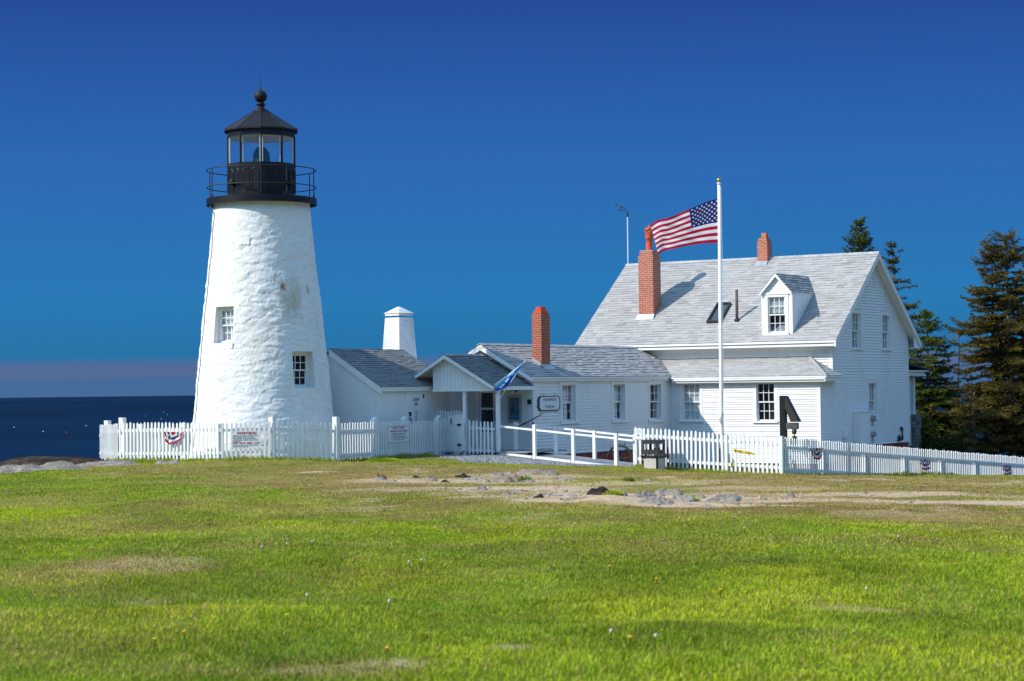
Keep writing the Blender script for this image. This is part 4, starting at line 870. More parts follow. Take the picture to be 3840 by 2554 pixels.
shingles(b_,plane_Q(S(-3.81,0,2.44),E2,E1*1.98+np.array([0,0,1.10]),None),1.88,12.93,Tw,.3,base=(.47,.455,.44))
ridgecap(b_,S(-1.83,1.88,3.55),S(-1.83,12.4,3.55),.14,-up,-(E1*1.98+np.array([0,0,1.10])),(.40,.39,.385))
b_.build('roof',M['shingle'],mw_,fix=False)
window(mw_,W0,*WW[0],cas=(.12,.13,.10),cover=pane_reflections(.28),depth=.15)
window(mw_,W0,*WW[1],cas=(.12,.13,.10),cover=pane_reflections(.18),depth=.15)
window(mw_,W0,*WW[2],cas=(.12,.13,.10),cover=curtains(.0,side_w=.12),depth=.13)
wzz=lambda a:2.44+(.15-a)*1.1/1.98
b_=MB(); b_.bbox(-.80,-.44,3.52,4.08,2.6,4.56); wc=b_.build('chimney',M['brick2'],mw_)
b_=MB(); b_.sbox(-.76,-.48,3.58,4.02,4.56,4.66); b_.lathe(Vector(S(-.62,3.8,0)),[(.17,4.64),(.17,4.78),(.13,4.78),(.13,4.7)],8); b_.build('chimney_pot',M['terra'],wc)
b_=MB(); b_.pbox(side(-.44),3.48,4.12,2.6,wzz(-.44)+.10,-.02,.01); b_.poly([S(-.44,3.46,wzz(-.44)+.06),S(-.44,4.14,wzz(-.44)+.06),S(-.26,4.2,wzz(-.26)+.022),S(-.26,3.42,wzz(-.26)+.022)],(0,0,.01))
for k in range(4): a0=-.80+.09*k; b_.sbox(a0,a0+.088,3.505,3.52,2.6,wzz(a0)+.10)
b_.build('flashing',M['flash'],wc)
# porch
pz=lambda a:3.175-(a+1.8)*.555 if a>-1.8 else 3.175+(a+1.8)*.56
b_=MB()
upR=-E1*1.86+np.array([0,0,1.86*.555]); upL=E1*1.5+np.array([0,0,1.5*.56])
shingles(b_,plane_Q(S(.06,-.25,pz(.06)),E2,upR,None),0,2.44,math.hypot(1.86,1.86*.555),.125,base=(.20,.20,.20),thk=(.008,.024))  # shingle colour lowered on both slopes to deepen the shade on the porch
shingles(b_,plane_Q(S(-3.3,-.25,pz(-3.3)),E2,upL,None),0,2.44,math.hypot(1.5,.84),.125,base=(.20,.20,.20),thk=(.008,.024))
ridgecap(b_,S(-1.8,-.25,3.185),S(-1.8,2.1,3.185),.13,-upR,-upL,(.38,.37,.365))
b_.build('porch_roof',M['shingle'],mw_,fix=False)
b_=MB()
for a0 in (.06,-3.3):
    b_.poly([S(a0,-.24,pz(a0)-.012),S(-1.8,-.24,3.163),S(-1.8,2.2,3.163),S(a0,2.2,pz(a0)-.012)],(0,0,-.035))
for a0 in (.07,-2.96): b_.poly([S(a0,-.262,pz(a0)-.01),S(-1.8,-.262,3.165),S(-1.8,-.262,3.045),S(a0,-.262,pz(a0)-.12)],tuple(E2*.04))
b_.build('porch_rake',M['trim_peel'],mw_)
b_=MB(); b_.poly([S(-2.42,0,2.03),S(.10,0,2.03),S(.10,0,pz(.10)-.05),S(-1.8,0,3.12),S(-2.42,0,pz(-2.42)-.05)],tuple(E2*.03))
for k in range(18): a=-2.40+.14*k; b_.pbox(front(0),a,a+.131,2.03,pz(a+.065)-.09,-.01,.006+.003*(k%2))
b_.build('porch_gable',M['board_peel'],mw_)
b_=MB(); b_.pbox(front(0),-2.43,.11,1.985,2.035,-.10,.03); b_.sbox(-.04,.10,.10,2.2,2.01,pz(.0)-.06); b_.sbox(-2.43,-2.36,.1,2.2,1.99,2.06); b_.build('porch_beam',M['trim_peel'],mw_)
for a in (-1.235,.03):
    b_=MB(); b_.sbox(a-.052,a+.052,.02,.125,-.15,1.985); b_.build('porch_post',M['trim_peel'],mw_)
b_=MB()
for k in range(18): b_.sbox(-2.62,1.2,.02+.135*k-.1,.15+.135*k-.1,.02,.06)
b_.build('porch_floor',M['grey'],mw_)
b_=MB(); b_.sbox(-4.5,-2.72,2.12,2.16,-.2,2.4);b_.build('alcove_wall',M['siding'],mw_)
# door
b_=MB(); b_.pbox(WG,-2.22,-2.12,.06,2.12,-.04,.03); b_.pbox(WG,-1.30,-1.20,.06,2.12,-.04,.03); b_.pbox(WG,-2.12,-1.30,2.02,2.12,-.04,.03); b_.build('door_frame',M['trim'],mw_)
b_=MB()
for r_ in ((-2.11,-2.03,.07,2.0),(-1.55,-1.31,.07,2.0),(-2.03,-1.55,1.92,2.0),(-2.03,-1.55,.07,.62),(-2.03,-1.55,1.36,1.43)): b_.pbox(WG,*r_,-.06,-.02)
dr_=b_.build('door',M['trim'],mw_)
b_=MB(); b_.pbox(WG,-2.03,-1.55,.62,1.36,-.05,-.045); b_.pbox(WG,-2.03,-1.55,1.43,1.92,-.05,-.045); b_.build('door_glass',M['glass'],dr_); 
b_=MB(); b_.pbox(WG,-2.2,-1.25,.1,2.05,-.7,-.68); b_.build('dark_backing',M['dark'],dr_)
b_=MB(); b_.tube([WG(-1.44,1.28,-.02),WG(-1.44,1.27,.05),WG(-1.44,1.12,.06),WG(-1.44,1.02,.04),WG(-1.44,1.0,-.02)],.016,8); b_.build('door_handle',M['black'],dr_)
b_=MB(); q=Vector(WG(-.70,1.93,.10)); b_.tube([WG(-.62,2.02,.0),WG(-.62,2.02,.10)],.075,12); b_.lathe(q+Vector((0,0,.03)),[(.02,.06),(.09,.05),(.10,.03)],12); pl=b_.build('porch_lamp',M['black'],mw_)
b_=MB(); b_.lathe(q,[(.0,-.09),(.06,-.07),(.085,-.01),(.08,.05)],14); gm_=plain('lamp_globe',(.55,.56,.56),.12,.0,.05,3,.8); b_.build('lamp_globe',gm_,pl,True)
b_=MB(); b_.pbox(WG,-.16,-.02,1.54,1.69,.02,.07); b_.build('utility_box',M['black'],mw_)
# ---- display case and signs (hung on the walls)
dc=thing('display_case',WG(-.655,.93,.03),'glazed grey poster case on clapboards under the porch','display case')
b_=MB(); z0,z1=.935,1.82
for r_ in ((-.92,-.85,z0,z1),(-.46,-.39,z0,z1),(-.85,-.46,z1-.07,z1),(-.85,-.46,z0,z0+.07)): b_.pbox(WG,*r_,.018,.09)
b_.build('case_frame',plain('grey_aluminium',(.38,.38,.36),.5,.2,.08),dc)
b_=MB(); b_.pbox(WG,-.85,-.46,z0+.07,z1-.07,.02,.03); b_.build('case_back',M['black'],dc)
pm,nt,b=newmat('poster_print'); b.inputs['Roughness'].default_value=.4
v=N(nt,'ShaderNodeTexVoronoi'); v.inputs['Scale'].default_value=7; L(nt,coords(nt,(1,1,.7)),v.inputs['Vector']); L(nt,mix(nt,.85,ramp(nt,v.outputs['Color'],[(.1,(.01,.05,.12)),(.35,(.02,.16,.25)),(.55,(.05,.30,.42)),(.7,(.30,.12,.10)),(.85,(.35,.40,.30)),(.95,(.6,.65,.65))]),(.3,.35,.4),'MULTIPLY'),b.inputs['Base Color'])
b_=MB(); b_.pbox(WG,-.82,-.48,z0+.26,z1-.10,.031,.034); b_.build('poster',pm,dc)
b_=MB(); b_.pbox(WG,-.81,-.47,z0+.14,z0+.26,.031,.035); b_.build('poster_band',plain('poster_blue',(.02,.20,.36),.4),dc)
b_=MB(); b_.face([WG(-.85,z0+.07,.075),WG(-.46,z0+.07,.075),WG(-.46,z1-.07,.075),WG(-.85,z1-.07,.075)]); b_.build('case_glass',M['glass'],dc)
def text0(s,P,h,z,d,size,mat,parent,ex=0.0015,align='CENTER',sx=1.0,off=0.0,name='lettering'):
    c=bpy.data.curves.new(name,'FONT'); c.body=s; c.size=size; c.align_x=align; c.align_y='CENTER'; c.extrude=ex; c.offset=off; c.materials.append(mat)
    o=bpy.data.objects.new(name,c); COL.objects.link(o)
    p0=Vector(P(h,z,d)); ex_=(Vector(P(h+1,z,d))-p0).normalized(); ez=(Vector(P(h,z+1,d))-p0).normalized(); en=ex_.cross(ez)
    m=Matrix.Identity(4)
    for i in range(3): m[i][0]=ex_[i]*sx;m[i][1]=ez[i];m[i][2]=en[i];m[i][3]=p0[i]
    if parent is not None:
        o.parent=parent; m.translation=p0-wloc(parent)
    o.matrix_local=m; return o
def text(*a,**k):
    o=text0(*a,**k); bpy.context.view_layer.update(); dg_=bpy.context.evaluated_depsgraph_get(); me=bpy.data.meshes.new_from_object(o.evaluated_get(dg_),depsgraph=dg_); m=o.matrix_local.copy(); par=o.parent; nm=o.name; bpy.data.objects.remove(o)
    n=bpy.data.objects.new('lettering',me); COL.objects.link(n); n.parent=par; n.matrix_local=m; return n
ms=thing('museum_sign',W0(3.16,1.3,.03),'white board lettered FISHERMEN\'S MUSEUM with black border on clapboards','sign')
b_=MB(); h0,h1,z0,z1=2.47,3.86,1.30,1.80
def octo(h0,h1,z0,z1,c): return [(h0+c,z0),(h1-c,z0),(h1,z0+c),(h1,z1-c),(h1-c,z1),(h0+c,z1),(h0,z1-c),(h0,z0+c)]
b_.poly([W0(h,z,.03) for h,z in octo(h0,h1,z0,z1,.11)],tuple(E1*.03)); b_.build('sign_border',plain('sign_black',(.015,.02,.035),.5),ms)
b_=MB(); b_.poly([W0(h,z,.058) for h,z in octo(h0+.09,h1-.06,z0+.035,z1-.035,.09)],tuple(E1*.006)); b_.build('sign_board',M['signw'],ms)
text("FISHERMEN'S",W0,3.20,1.665,.066,.135,M['ink'],ms,sx=1.12); text('MUSEUM',W0,3.18,1.435,.066,.135,M['ink'],ms,sx=1.12)
b_=MB()
for h in (2.85,3.55): b_.tube([W0(h,1.80,.04),W0(h,1.84,.06),W0(h+.03,1.87,.03),W0(h+.05,1.84,.0)],.010,6)
b_.build('sign_hook',M['flash'],ms)
# ================================================================== passage building, bell tower
pb_=thing('entry_building',S(-4.6,-.6,-.3),'small white plastered building with shaded grey roof joined to the tower','building')
PW=side(-2.70); PG=lambda h,z,d:S(h,-2.58-d,z)
b_=MB(); b_.poly([S(-2.70,-2.58,-.4),S(-2.70,-2.58,2.08),S(-4.6,-2.58,3.26),S(-6.5,-2.58,2.08),S(-6.5,-2.58,-.4)],tuple(E2*3.96)); b_.build('wall',M['plaster'],pb_)
upP=-E1*2.03+np.array([0,0,1.24]); TP=math.hypot(2.03,1.24); b_=MB()
shingles(b_,plane_Q(S(-2.57,0,2.165),E2,upP,None),-2.68,1.44,TP,.13,base=(.26,.255,.25),thk=(.008,.024))  # darker shingle colour puts part of the tower's shade into this roof
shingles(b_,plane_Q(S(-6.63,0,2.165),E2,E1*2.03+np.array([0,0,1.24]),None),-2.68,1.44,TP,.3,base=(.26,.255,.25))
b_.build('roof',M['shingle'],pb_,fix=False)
b_=MB()
for a0 in (-2.575,-6.625): b_.poly([S(a0,-2.66,2.15),S(-4.6,-2.66,3.39),S(-4.6,1.42,3.39),S(a0,1.42,2.15)],(0,0,-.04))
b_.pbox(side(-2.60),-2.66,1.42,2.02,2.15,-.03,.01); b_.sbox(-2.72,-2.6,-2.62,1.4,2.03,2.05)
b_.poly([S(-2.575,-2.665,2.145),S(-4.6,-2.665,3.385),S(-4.6,-2.665,3.17),S(-2.575,-2.665,1.93)],tuple(E2*.06)); b_.poly([S(-2.575,1.38,2.145),S(-4.6,1.38,3.385),S(-4.6,1.38,3.22),S(-2.575,1.38,1.99)],tuple(E2*.05)); b_.build('eave_board',M['trim'],pb_)
b_=MB(); b_.pbox(PW,-1.12,-1.03,-.2,2.05,.001,.03); b_.pbox(PW,-.15,-.06,-.2,2.05,.001,.03); b_.build('door_frame',M['trim'],pb_)
b_=MB(); b_.pbox(PW,-1.025,-.155,-.2,2.02,.001,.016); d_=b_.build('door',M['trim'],pb_)
text('LIGHT',PW,-.585,1.735,.018,.135,M['ink'],d_,sx=.95,off=.003); text('287',PW,-.585,1.585,.018,.135,M['ink'],d_,sx=.95,off=.003)
b_=MB(); b_.pbox(PW,-1.02,-.90,1.28,1.34,.016,.05); b_.pbox(PW,-.98,-.90,1.21,1.27,.016,.05); b_.tube([PW(-.98,1.15,.02),PW(-.93,1.10,.07),PW(-.92,1.0,.07),PW(-.97,.92,.02)],.018,8); b_.build('door_handle',M['black'],d_)
b_=MB(); b_.pbox(PW,-.20,-.15,1.78,1.90,.016,.04); b_.build('door_hinge',M['iron'],d_)
b_=MB(); b_.pbox(PW,-.70,-.47,.95,1.42,.0165,.019); nn=b_.build('door_notice',M['signw'],d_)
b_=MB()
for k,wd_ in enumerate((.9,.6,.8,.4,.9,.7,.5,.8,.6)): b_.pbox(PW,-.585-.1*wd_,-.585+.1*wd_,1.36-.042*k,1.372-.042*k,.0191,.0196)
b_.build('notice_lines',M['ink'],nn)
bt=thing('bell_tower',(-4.19,74.0,-.8),'white tapering shingled bell tower with mildewed sides behind the entry building','tower')
b_=MB(); c0=np.array([-4.19,74.0,0.]); va=math.atan2(-74,4.19)
def dg(z): return .495+.086*(4.9-z)
cor=[va,va+math.pi/2,va+math.pi,va+1.5*math.pi]
lev=np.arange(-.8,4.82,.097)
for za,zb in zip(lev[:-1],lev[1:]):
    for k in range(4):
        A,B_=cor[k],cor[(k+1)%4]; r0,r1=dg(za)+.014,dg(zb)+.001; rb_=dg(za)-.003
        pA=lambda t,r_,z:(c0[0]+r_*math.cos(t),c0[1]+r_*math.sin(t),z)
        b_.face([pA(A,r0,za),pA(B_,r0,za),pA(B_,r1,zb),pA(A,r1,zb)]); b_.face([pA(A,rb_,za),pA(B_,rb_,za),pA(B_,r0,za),pA(A,r0,za)])
b_.build('tower_shaft',M['cedar'],bt,fix=False)
b_=MB(); pA=lambda t,r_,z:(c0[0]+r_*math.cos(t),c0[1]+r_*math.sin(t),z)
for k in range(4):
    A,B_=cor[k],cor[(k+1)%4]; b_.face([pA(A,.515,4.80),pA(B_,.515,4.80),pA(B_,.515,4.90),pA(A,.515,4.90)])
    for q in range(5):
        f0,f1=q/5,(q+1)/5; r0,r1=.545*(1-f0)+.012,.545*(1-f1)+.002; z0,z1=4.90+.25*f0,4.90+.25*f1; b_.face([pA(A,r0,z0+.008),pA(B_,r0,z0+.008),pA(B_,r1,z1),pA(A,r1,z1)]); b_.face([pA(A,r0,z0-.01),pA(B_,r0,z0-.01),pA(B_,r0,z0+.008),pA(A,r0,z0+.008)])
b_.build('tower_cap',M['cedar'],bt,fix=False)
# ================================================================== fences
def fplane(p,q):  # vertical plane from p to q (world), h in metres from p, d towards the viewer side
    p=Vector((p[0],p[1],0));q=Vector((q[0],q[1],0)); e=(q-p).normalized(); n=e.cross(Vector((0,0,1)))
    return (lambda h,z,d:(p.x+e.x*h+n.x*d,p.y+e.y*h+n.y*d,z)),(q-p).length
def picket_run(root,p,q,z0,z1,H0,H1,pitch=.145,wd=.066,rails=(.17,.76),tk=.02,seed=1,rh=.09,skip=()):
    r=random.Random(seed); P,Ln=fplane(p,q); n=max(2,int(round(Ln/pitch))); mb=MB()
    for k in range(n):
        h=(k+.5)*Ln/n; f=h/Ln; zb=z0+(z1-z0)*f+.03+r.uniform(-.02,.02); zt=z0+(z1-z0)*f+H0+(H1-H0)*f+r.uniform(-.018,.018); t=r.uniform(-.011,.011); w_=wd/2*r.uniform(.94,1.05)
        g=.93+.1*r.random(); pts=[P(h-w_-t,zb,0),P(h+w_-t,zb,0),P(h+w_+t,zt-.045,0),P(h+.012+t,zt,0),P(h-.012+t,zt,0),P(h-w_+t,zt-.045,0)]
        v=np.array(P(0,0,tk))-np.array(P(0,0,0)); mb.poly(pts,tuple(v))
    pk=mb.build('pickets',M['fence'],root)
    for fr in rails:
        mb=MB(); a=z0+H0*fr;b=z1+H1*fr
        mb.hexa([P(0,a,-.002),P(Ln,b,-.002),P(Ln,b,-.042),P(0,a,-.042),P(0,a+rh,-.002),P(Ln,b+rh,-.002),P(Ln,b+rh,-.042),P(0,a+rh,-.042)]); mb.build('rail',M['fence'],root)
    return P,Ln
def fpost(root,x,y,zb,zt,w=.14,ang=0,slant=0):
    c,s=math.cos(ang)*w/2,math.sin(ang)*w/2; q=[(x-c+s,y-s-c),(x+c+s,y+s-c),(x+c-s,y+s+c),(x-c-s,y-s+c)]; mb=MB()
    mb.hexa([(*k,zb) for k in q]+[(q[0][0],q[0][1],zt-slant),(q[1][0],q[1][1],zt),(q[2][0],q[2][1],zt),(q[3][0],q[3][1],zt-slant)]); return mb.build('post',M['fence'],root)
A0=(-12.101,61.1);A1=(-8.671,58.9);C0=(-7.134,58.9);C1=(-5.377,59.5);D1=(-2.10,64.5);RL=(-13.14,63.4)
fa=thing('picket_fence',(*A0,-.1),'long white picket fence bending round the foot of the lighthouse to the gate','fence','white picket fences')
PA,LA=picket_run(fa,A0,A1,-.04,.03,1.20,1.14,seed=2); PB_,LB=picket_run(fa,A1,C0,.03,.05,1.12,1.12,seed=3); PC,LC=picket_run(fa,C0,C1,.05,-.10,1.13,1.20,seed=4); PD,LD=picket_run(fa,C1,D1,-.10,-.12,1.20,1.17,.126,.050,seed=5,tk=.026)
an=-PH
for (x,y,zb,zt,a) in ((A0[0]+.10,A0[1]+.12,-.3,1.31,an),(A1[0]+.02,A1[1]+.13,-.1,1.13,0),(C0[0]+.0,C0[1]+.12,-.1,1.30,an),(C1[0]+.08,C1[1]+.12,-.25,1.28,an)): fpost(fa,x,y,zb,zt,.16,a)
for f in (.36,.62,.93):
    x=C1[0]+(D1[0]-C1[0])*f-.10;y=C1[1]+(D1[1]-C1[1])*f+.08; fpost(fa,x,y,-.3,1.24-.02*f,.15,math.atan2(D1[1]-C1[1],D1[0]-C1[0]),.10)
fr_=thing('picket_fence',(*RL,-.1),'short white picket return at the seaward corner seen almost edge on','fence','white picket fences')
picket_run(fr_,RL,A0,-.02,-.06,1.08,1.18,seed=6); fpost(fr_,RL[0]+.28,RL[1]-.2,-.3,1.20,.16,an)
fb=thing('picket_fence',(-11.5,65.4,-.1),'white picket fence along the sea edge seen between nearer pickets','fence','white picket fences')
picket_run(fb,RL,(-9.4,67.4),-.05,-.05,.96,.96,seed=7)
for f in (.28,.6): fpost(fb,RL[0]+(-9.4-RL[0])*f,RL[1]+4*f+.1,-.4,1.05,.15,an)
fg=thing('picket_fence',S(-2.1,.6,-.1),'short blue shaded picket fence under the porch behind the gate','fence','white picket fences')
picket_run(fg,S(-2.68,.55,0),S(-1.35,.35,0),-.05,-.05,1.42,1.42,.125,.064,seed=8)
# gate and its fixed neighbour
gt=thing('garden_gate',S(-1.5,-.15,-.1),'white picket gate with black strap hinges and small plaque beside the porch','gate')
g0,g1=D1,S(-1.25,-.22,0); PGt,LG=picket_run(gt,g0,g1,-.07,-.05,1.26,1.30,.105,.052,seed=9)
mb=MB(); mb.hexa([PGt(0.02,.10,-.043),PGt(.12,.10,-.043),PGt(.12,.10,-.07),PGt(.02,.10,-.07),PGt(LG-.14,.95,-.043),PGt(LG-.04,.95,-.043),PGt(LG-.04,.95,-.07),PGt(LG-.14,.95,-.07)]); mb.build('brace',M['fence'],gt)
mb=MB(); mb.pbox(PGt,LG*.22,LG*.22+.17,.93,1.12,.021,.032); mb.build('plaque',plain('weathered_plaque',(.30,.27,.25),.7,.1,.35,12),gt)
mb=MB(); mb.pbox(PGt,-.05,.03,.76,.82,.02,.05); mb.pbox(PGt,-.02,.0,.70,.86,.03,.05); mb.build('latch',M['black'],gt)
ft=thing('picket_fence',S(-.6,-.3,-.1),'short blue shaded picket panel between the gate and the porch post','fence','white picket fences')
t0,t1=S(-1.25,-.22,0),S(-1.0,-.32,0)
PT,LT_=picket_run(ft,t0,t1,-.02,.08,1.26,1.18,.052,.05,seed=10); picket_run(ft,S(-.98,-.16,0),S(-.02,-.10,0),-.03,-.05,1.10,1.06,.13,.066,rails=(.10,.75),seed=12,rh=.06)
mb=MB()
for z in (.28,.92): mb.poly([PT(-.12,z,.025),PT(.0,z+.035,.025),PT(.14,z+.01,.025),PT(.14,z-.015,.025),PT(.0,z-.04,.025)],tuple(np.array(PT(0,0,.03))-np.array(PT(0,0,0))))
mb.build('strap_hinge',M['black'],ft); fpost(ft,*S(-1.12,-.12,0)[:2],-.3,.45,.10,an)
# front fence right of the ramp and the long run down the slope
ff=thing('picket_fence',S(7.4,0,-.5),'bright sunlit picket fence in front of the flagpole','fence','white picket fences')
RF0,RF1=S(4.98,0,0),S(9.78,0,0); PR,LR=picket_run(ff,RF0,RF1,-.37,-.57,1.22,1.12,seed=13)
fpost(ff,*S(4.98,.12,0)[:2],-.7,.62,.13,an); fpost(ff,*S(8.02,.09,0)[:2],-.7,.60,.15,an); fpost(ff,*S(9.86,.02,0)[:2],-.9,.58,.11,an)
LF0=(7.80,57.98);LF1=(19.3,73.1)
fl=thing('picket_fence',(*LF0,-.6),'long shaded picket fence running downhill towards the spruces','fence','white picket fences')
segs=7; PL,LL=fplane(LF0,LF1)
for k in range(segs):
    f0,f1=k/segs,(k+1)/segs; zz=lambda f:-.57-1.30*f-.0*f*f; pt=lambda f:(LF0[0]+(LF1[0]-LF0[0])*f,LF0[1]+(LF1[1]-LF0[1])*f)
    picket_run(fl,pt(f0),pt(f1),zz(f0),zz(f1),1.12,1.12,.142,.068,seed=20+k,rails=(.14,.70),rh=.10,tk=.024)
    x,y=pt(f1-.01); fpost(fl,x-.02,y+.10,zz(f1)-.5,zz(f1)+.84,.12,math.atan2(LF1[1]-LF0[1],LF1[0]-LF0[0]))
# lone pale post among the trees
lp=MB(); x,y=(3701-1920)/7467*84,84.; zt=2.1-(1647-1430)/7467*84; lp.hexa([(x-.10,y-.06,gz(x,y)-.2),(x+.10,y-.06,gz(x,y)-.2),(x+.10,y+.06,gz(x,y)-.2),(x-.10,y+.06,gz(x,y)-.2),(x-.10,y-.06,zt),(x+.10,y-.06,zt),(x+.10,y+.06,zt),(x-.10,y+.06,zt)]); tag(lp.build('post',M['fence'],None),'lone pale post standing among the spruces beyond the fence','post')
# ================================================================== ramp
rp_=thing('access_ramp',S(2.2,.6,-.4),'sloping grey plank ramp with white posts and handrails','ramp')
RZp=lambda a:.01-.093*a
mb=MB(); n=46
for k in range(n):
    a0,a1=.11+4.75*k/n,.11+4.75*(k+1)/n-.008; mb.hexa([S(a0,.05,RZp(a0)-.04),S(a1,.05,RZp(a1)-.04),S(a1,1.65,RZp(a1)-.0),S(a0,1.65,RZp(a0)-.0),S(a0,.05,RZp(a0)),S(a1,.05,RZp(a1)),S(a1,1.65,RZp(a1)+.05),S(a0,1.65,RZp(a0)+.05)])
mb.build('plank_deck',M['grey'],rp_)
mb=MB()
for (a0,a1) in ((.12,1.35),(1.51,2.76),(2.92,4.28)):
    mb.hexa([S(a0,-.06,RZp(a0)-.02),S(a1,-.06,RZp(a1)-.02),S(a1,.045,RZp(a1)-.02),S(a0,.045,RZp(a0)-.02),S(a0,-.06,RZp(a0)+.055),S(a1,-.06,RZp(a1)+.055),S(a1,.045,RZp(a1)+.055),S(a0,.045,RZp(a0)+.055)])
mb.build('curb_rail',M['trim'],rp_)
mb=MB()
for (a0,a1) in ((.05,1.36),(1.50,2.77),(2.91,3.9)):
    zb=lambda a:max(RZp(a)-.24,-.47); mb.hexa([S(a0,-.03,zb(a0)),S(a1,-.03,zb(a1)),S(a1,.04,zb(a1)),S(a0,.04,zb(a0)),S(a0,-.03,RZp(a0)-.022),S(a1,-.03,RZp(a1)-.022),S(a1,.04,RZp(a1)-.022),S(a0,.04,RZp(a0)-.022)])
mb.build('skirt_board',M['curbgrey'],rp_)  # lower boards toned grey below the white curb
for a in (1.43,2.84,4.36):
    mb=MB(); mb.sbox(a-.05,a+.05,-.05,.05,-.55 if a>1 else -.1,RZp(a)+1.045); mb.build('post',M['trim'],rp_)
for a in (-.22,1.30,2.73):
    mb=MB(); mb.sbox(a-.05,a+.05,1.45,1.55,-.5,RZp(a)+.94); mb.build('post',M['trim'],rp_)
def rail(a0,z0,a1,z1,b): 
    mb=MB(); mb.bar(S(a0,b,z0),S(a1,b,z1),.04,.06); mb.build('handrail',M['trim'],rp_)
rail(.11,.865,1.36,.755,0); rail(1.50,.745,2.77,.63,0); rail(2.91,.62,4.29,.50,0); rail(4.43,.48,4.95,.43,0)
rail(-.15,.90,1.23,.79,1.5); rail(1.37,.775,2.66,.655,1.5); rail(2.80,.645,4.6,.48,1.5)
mb=MB(); mb.poly([(2.6,59.6,-.40),(3.7,60.4,-.42),(4.1,61.4,-.45),(3.4,61.4,-.45)],(0,0,.05)); pad=mb.build('concrete_pad',plain('concrete',(.36,.34,.31),.9,0,.2,8,.2,.4,30),None); tag(pad,'flat concrete landing at the foot of the ramp','landing')
# ================================================================== small things
# tilted reading panel on the back rail
ip=thing('information_panel',S(.75,1.5,.9),'dark tilted reading panel bracketed on the back handrail','panel')
mb=MB(); n=10
for k in range(n):
    f0,f1=k/n,(k+1)/n; z=lambda f:.92+.30*f**1.25; hw=lambda f:.16*(1-.75*max(0,f-.45)/.55); a=lambda f:.0+.78*f
    mb.hexa([S(a(f0),1.5-hw(f0),z(f0)-.03-.07*(1-f0)),S(a(f1),1.5-hw(f1),z(f1)-.03-.07*(1-f1)),S(a(f1),1.5+hw(f1),z(f1)),S(a(f0),1.5+hw(f0),z(f0)),S(a(f0),1.5-hw(f0),z(f0)+.0-.06*(1-f0)),S(a(f1),1.5-hw(f1),z(f1)-.06*(1-f1)),S(a(f1),1.5+hw(f1),z(f1)+.03),S(a(f0),1.5+hw(f0),z(f0)+.03)])
mb.build('panel_board',M['black'],ip)
mb=MB(); mb.tube([S(.42,1.47,.84),S(.44,1.49,.95)],.018,6); mb.tube([S(.50,1.47,.84),S(.48,1.49,.96)],.014,6); mb.build('panel_bracket',M['iron'],ip)
# old winch wheel against the wall
wh=thing('winch_wheel',S(3.55,1.75,-.6),'rusty black spoked winch wheel with drum beside the ramp','winch')
mb=MB(); c=Vector(S(3.50,1.75,-.22)); e=Vector(E1); up=Vector((0,0,1)); rad=.44; pts=[c+(e*math.cos(t)+up*math.sin(t))*rad for t in np.linspace(0,2*math.pi,41)]
mb.tube(pts,.040,8,cap=False); wr=mb.build('wheel_rim',M['iron'],wh,True)
mb=MB()
for k in range(8): t=k*math.pi/4+.2; d=e*math.cos(t)+up*math.sin(t); mb.tube([c+d*.06,c+d*.42],.014,6)
for t in (2.25,1.2,.4): d=e*math.cos(t)+up*math.sin(t); mb.tube([c+d*.42,c+d*.60],[.018,.006],6)
mb.tube([c-Vector(E2)*.10,c+Vector(E2)*.10],.08,12); mb.build('spoke',M['iron'],wh)
mb=MB(); c2=c+e*.55+up*.22+Vector(E2)*.25; mb.tube([c2-e*.14,c2-e*.09,c2+e*.02,c2+e*.09],[.10,.17,.17,.09],14); mb.tube([c2+e*.02,c2+e*.32+up*.10],.013,6); mb.build('winch_drum',M['iron'],wh)
mb=MB(); mb.sbox(3.2,4.15,1.62,1.9,-.68,-.58); mb.bar(S(3.1,1.7,-.35),S(3.35,1.7,-.62),.05,.05); mb.bar(S(3.85,1.7,-.58),S(4.3,1.7,-.66),.06,.05); mb.build('winch_bed',plain('old_timber',(.12,.09,.07),.9,0,.3),wh)
# litter bin
bn=thing('litter_bin',S(6.05,-.72,-.5),'double litter bin with pebbled panels and black hood in front of fence','bin')
a0,a1,b0,b1=5.80,6.31,-.98,-.48; z0=-.50
mb=MB()
for (x,y) in ((a0,b0),(a1,b0),(a0,b1),(a1,b1)): mb.sbox(x-.025+(.025 if x==a0 else -.025),x+.025+(.025 if x==a0 else -.025),y-.025+(.025 if y==b0 else -.025),y+.025+(.025 if y==b0 else -.025),z0-.1,z0+.46)
mb.sbox(a0+.02,a1-.02,b0+.02,b1-.02,z0-.05,z0+.02); mb.build('bin_frame',M['black'],bn)
for k,(P_,h0,h1) in enumerate(((front(b0),a0+.05,a1-.05),(side(a1),b0+.05,b1-.05),(lambda h,z,d:S(h,b1+d,z),a0+.05,a1-.05),(lambda h,z,d:S(a0-d,h,z),b0+.05,b1-.05))):
    mb=MB(); mb.pbox(P_,h0,h1,z0,z0+.47,-.03,.004); mb.build('stone_panel',M['aggr'],bn)
mb=MB(); rr=random.Random(4); n=60; pts=[]
def per(u):
    u=u%1*4; k=int(u);f=u-k; return [(a0+(a1-a0)*f,b0),(a1,b0+(b1-b0)*f),(a1-(a1-a0)*f,b1),(a0,b1-(b1-b0)*f)][k]
ca,cb=(a0+a1)/2,(b0+b1)/2; rows=[]
for (zz,o) in ((.44,.012),(.47,.03),(.52,.035),(.56,.015)):
    rows.append([S(ca+(x-ca)*(1+(o+rr.uniform(-.008,.014))/.27),cb+(y-cb)*(1+(o+rr.uniform(-.008,.014))/.26),z0+zz+rr.uniform(-.014,.014)) for x,y in (per(k/n) for k in range(n))])
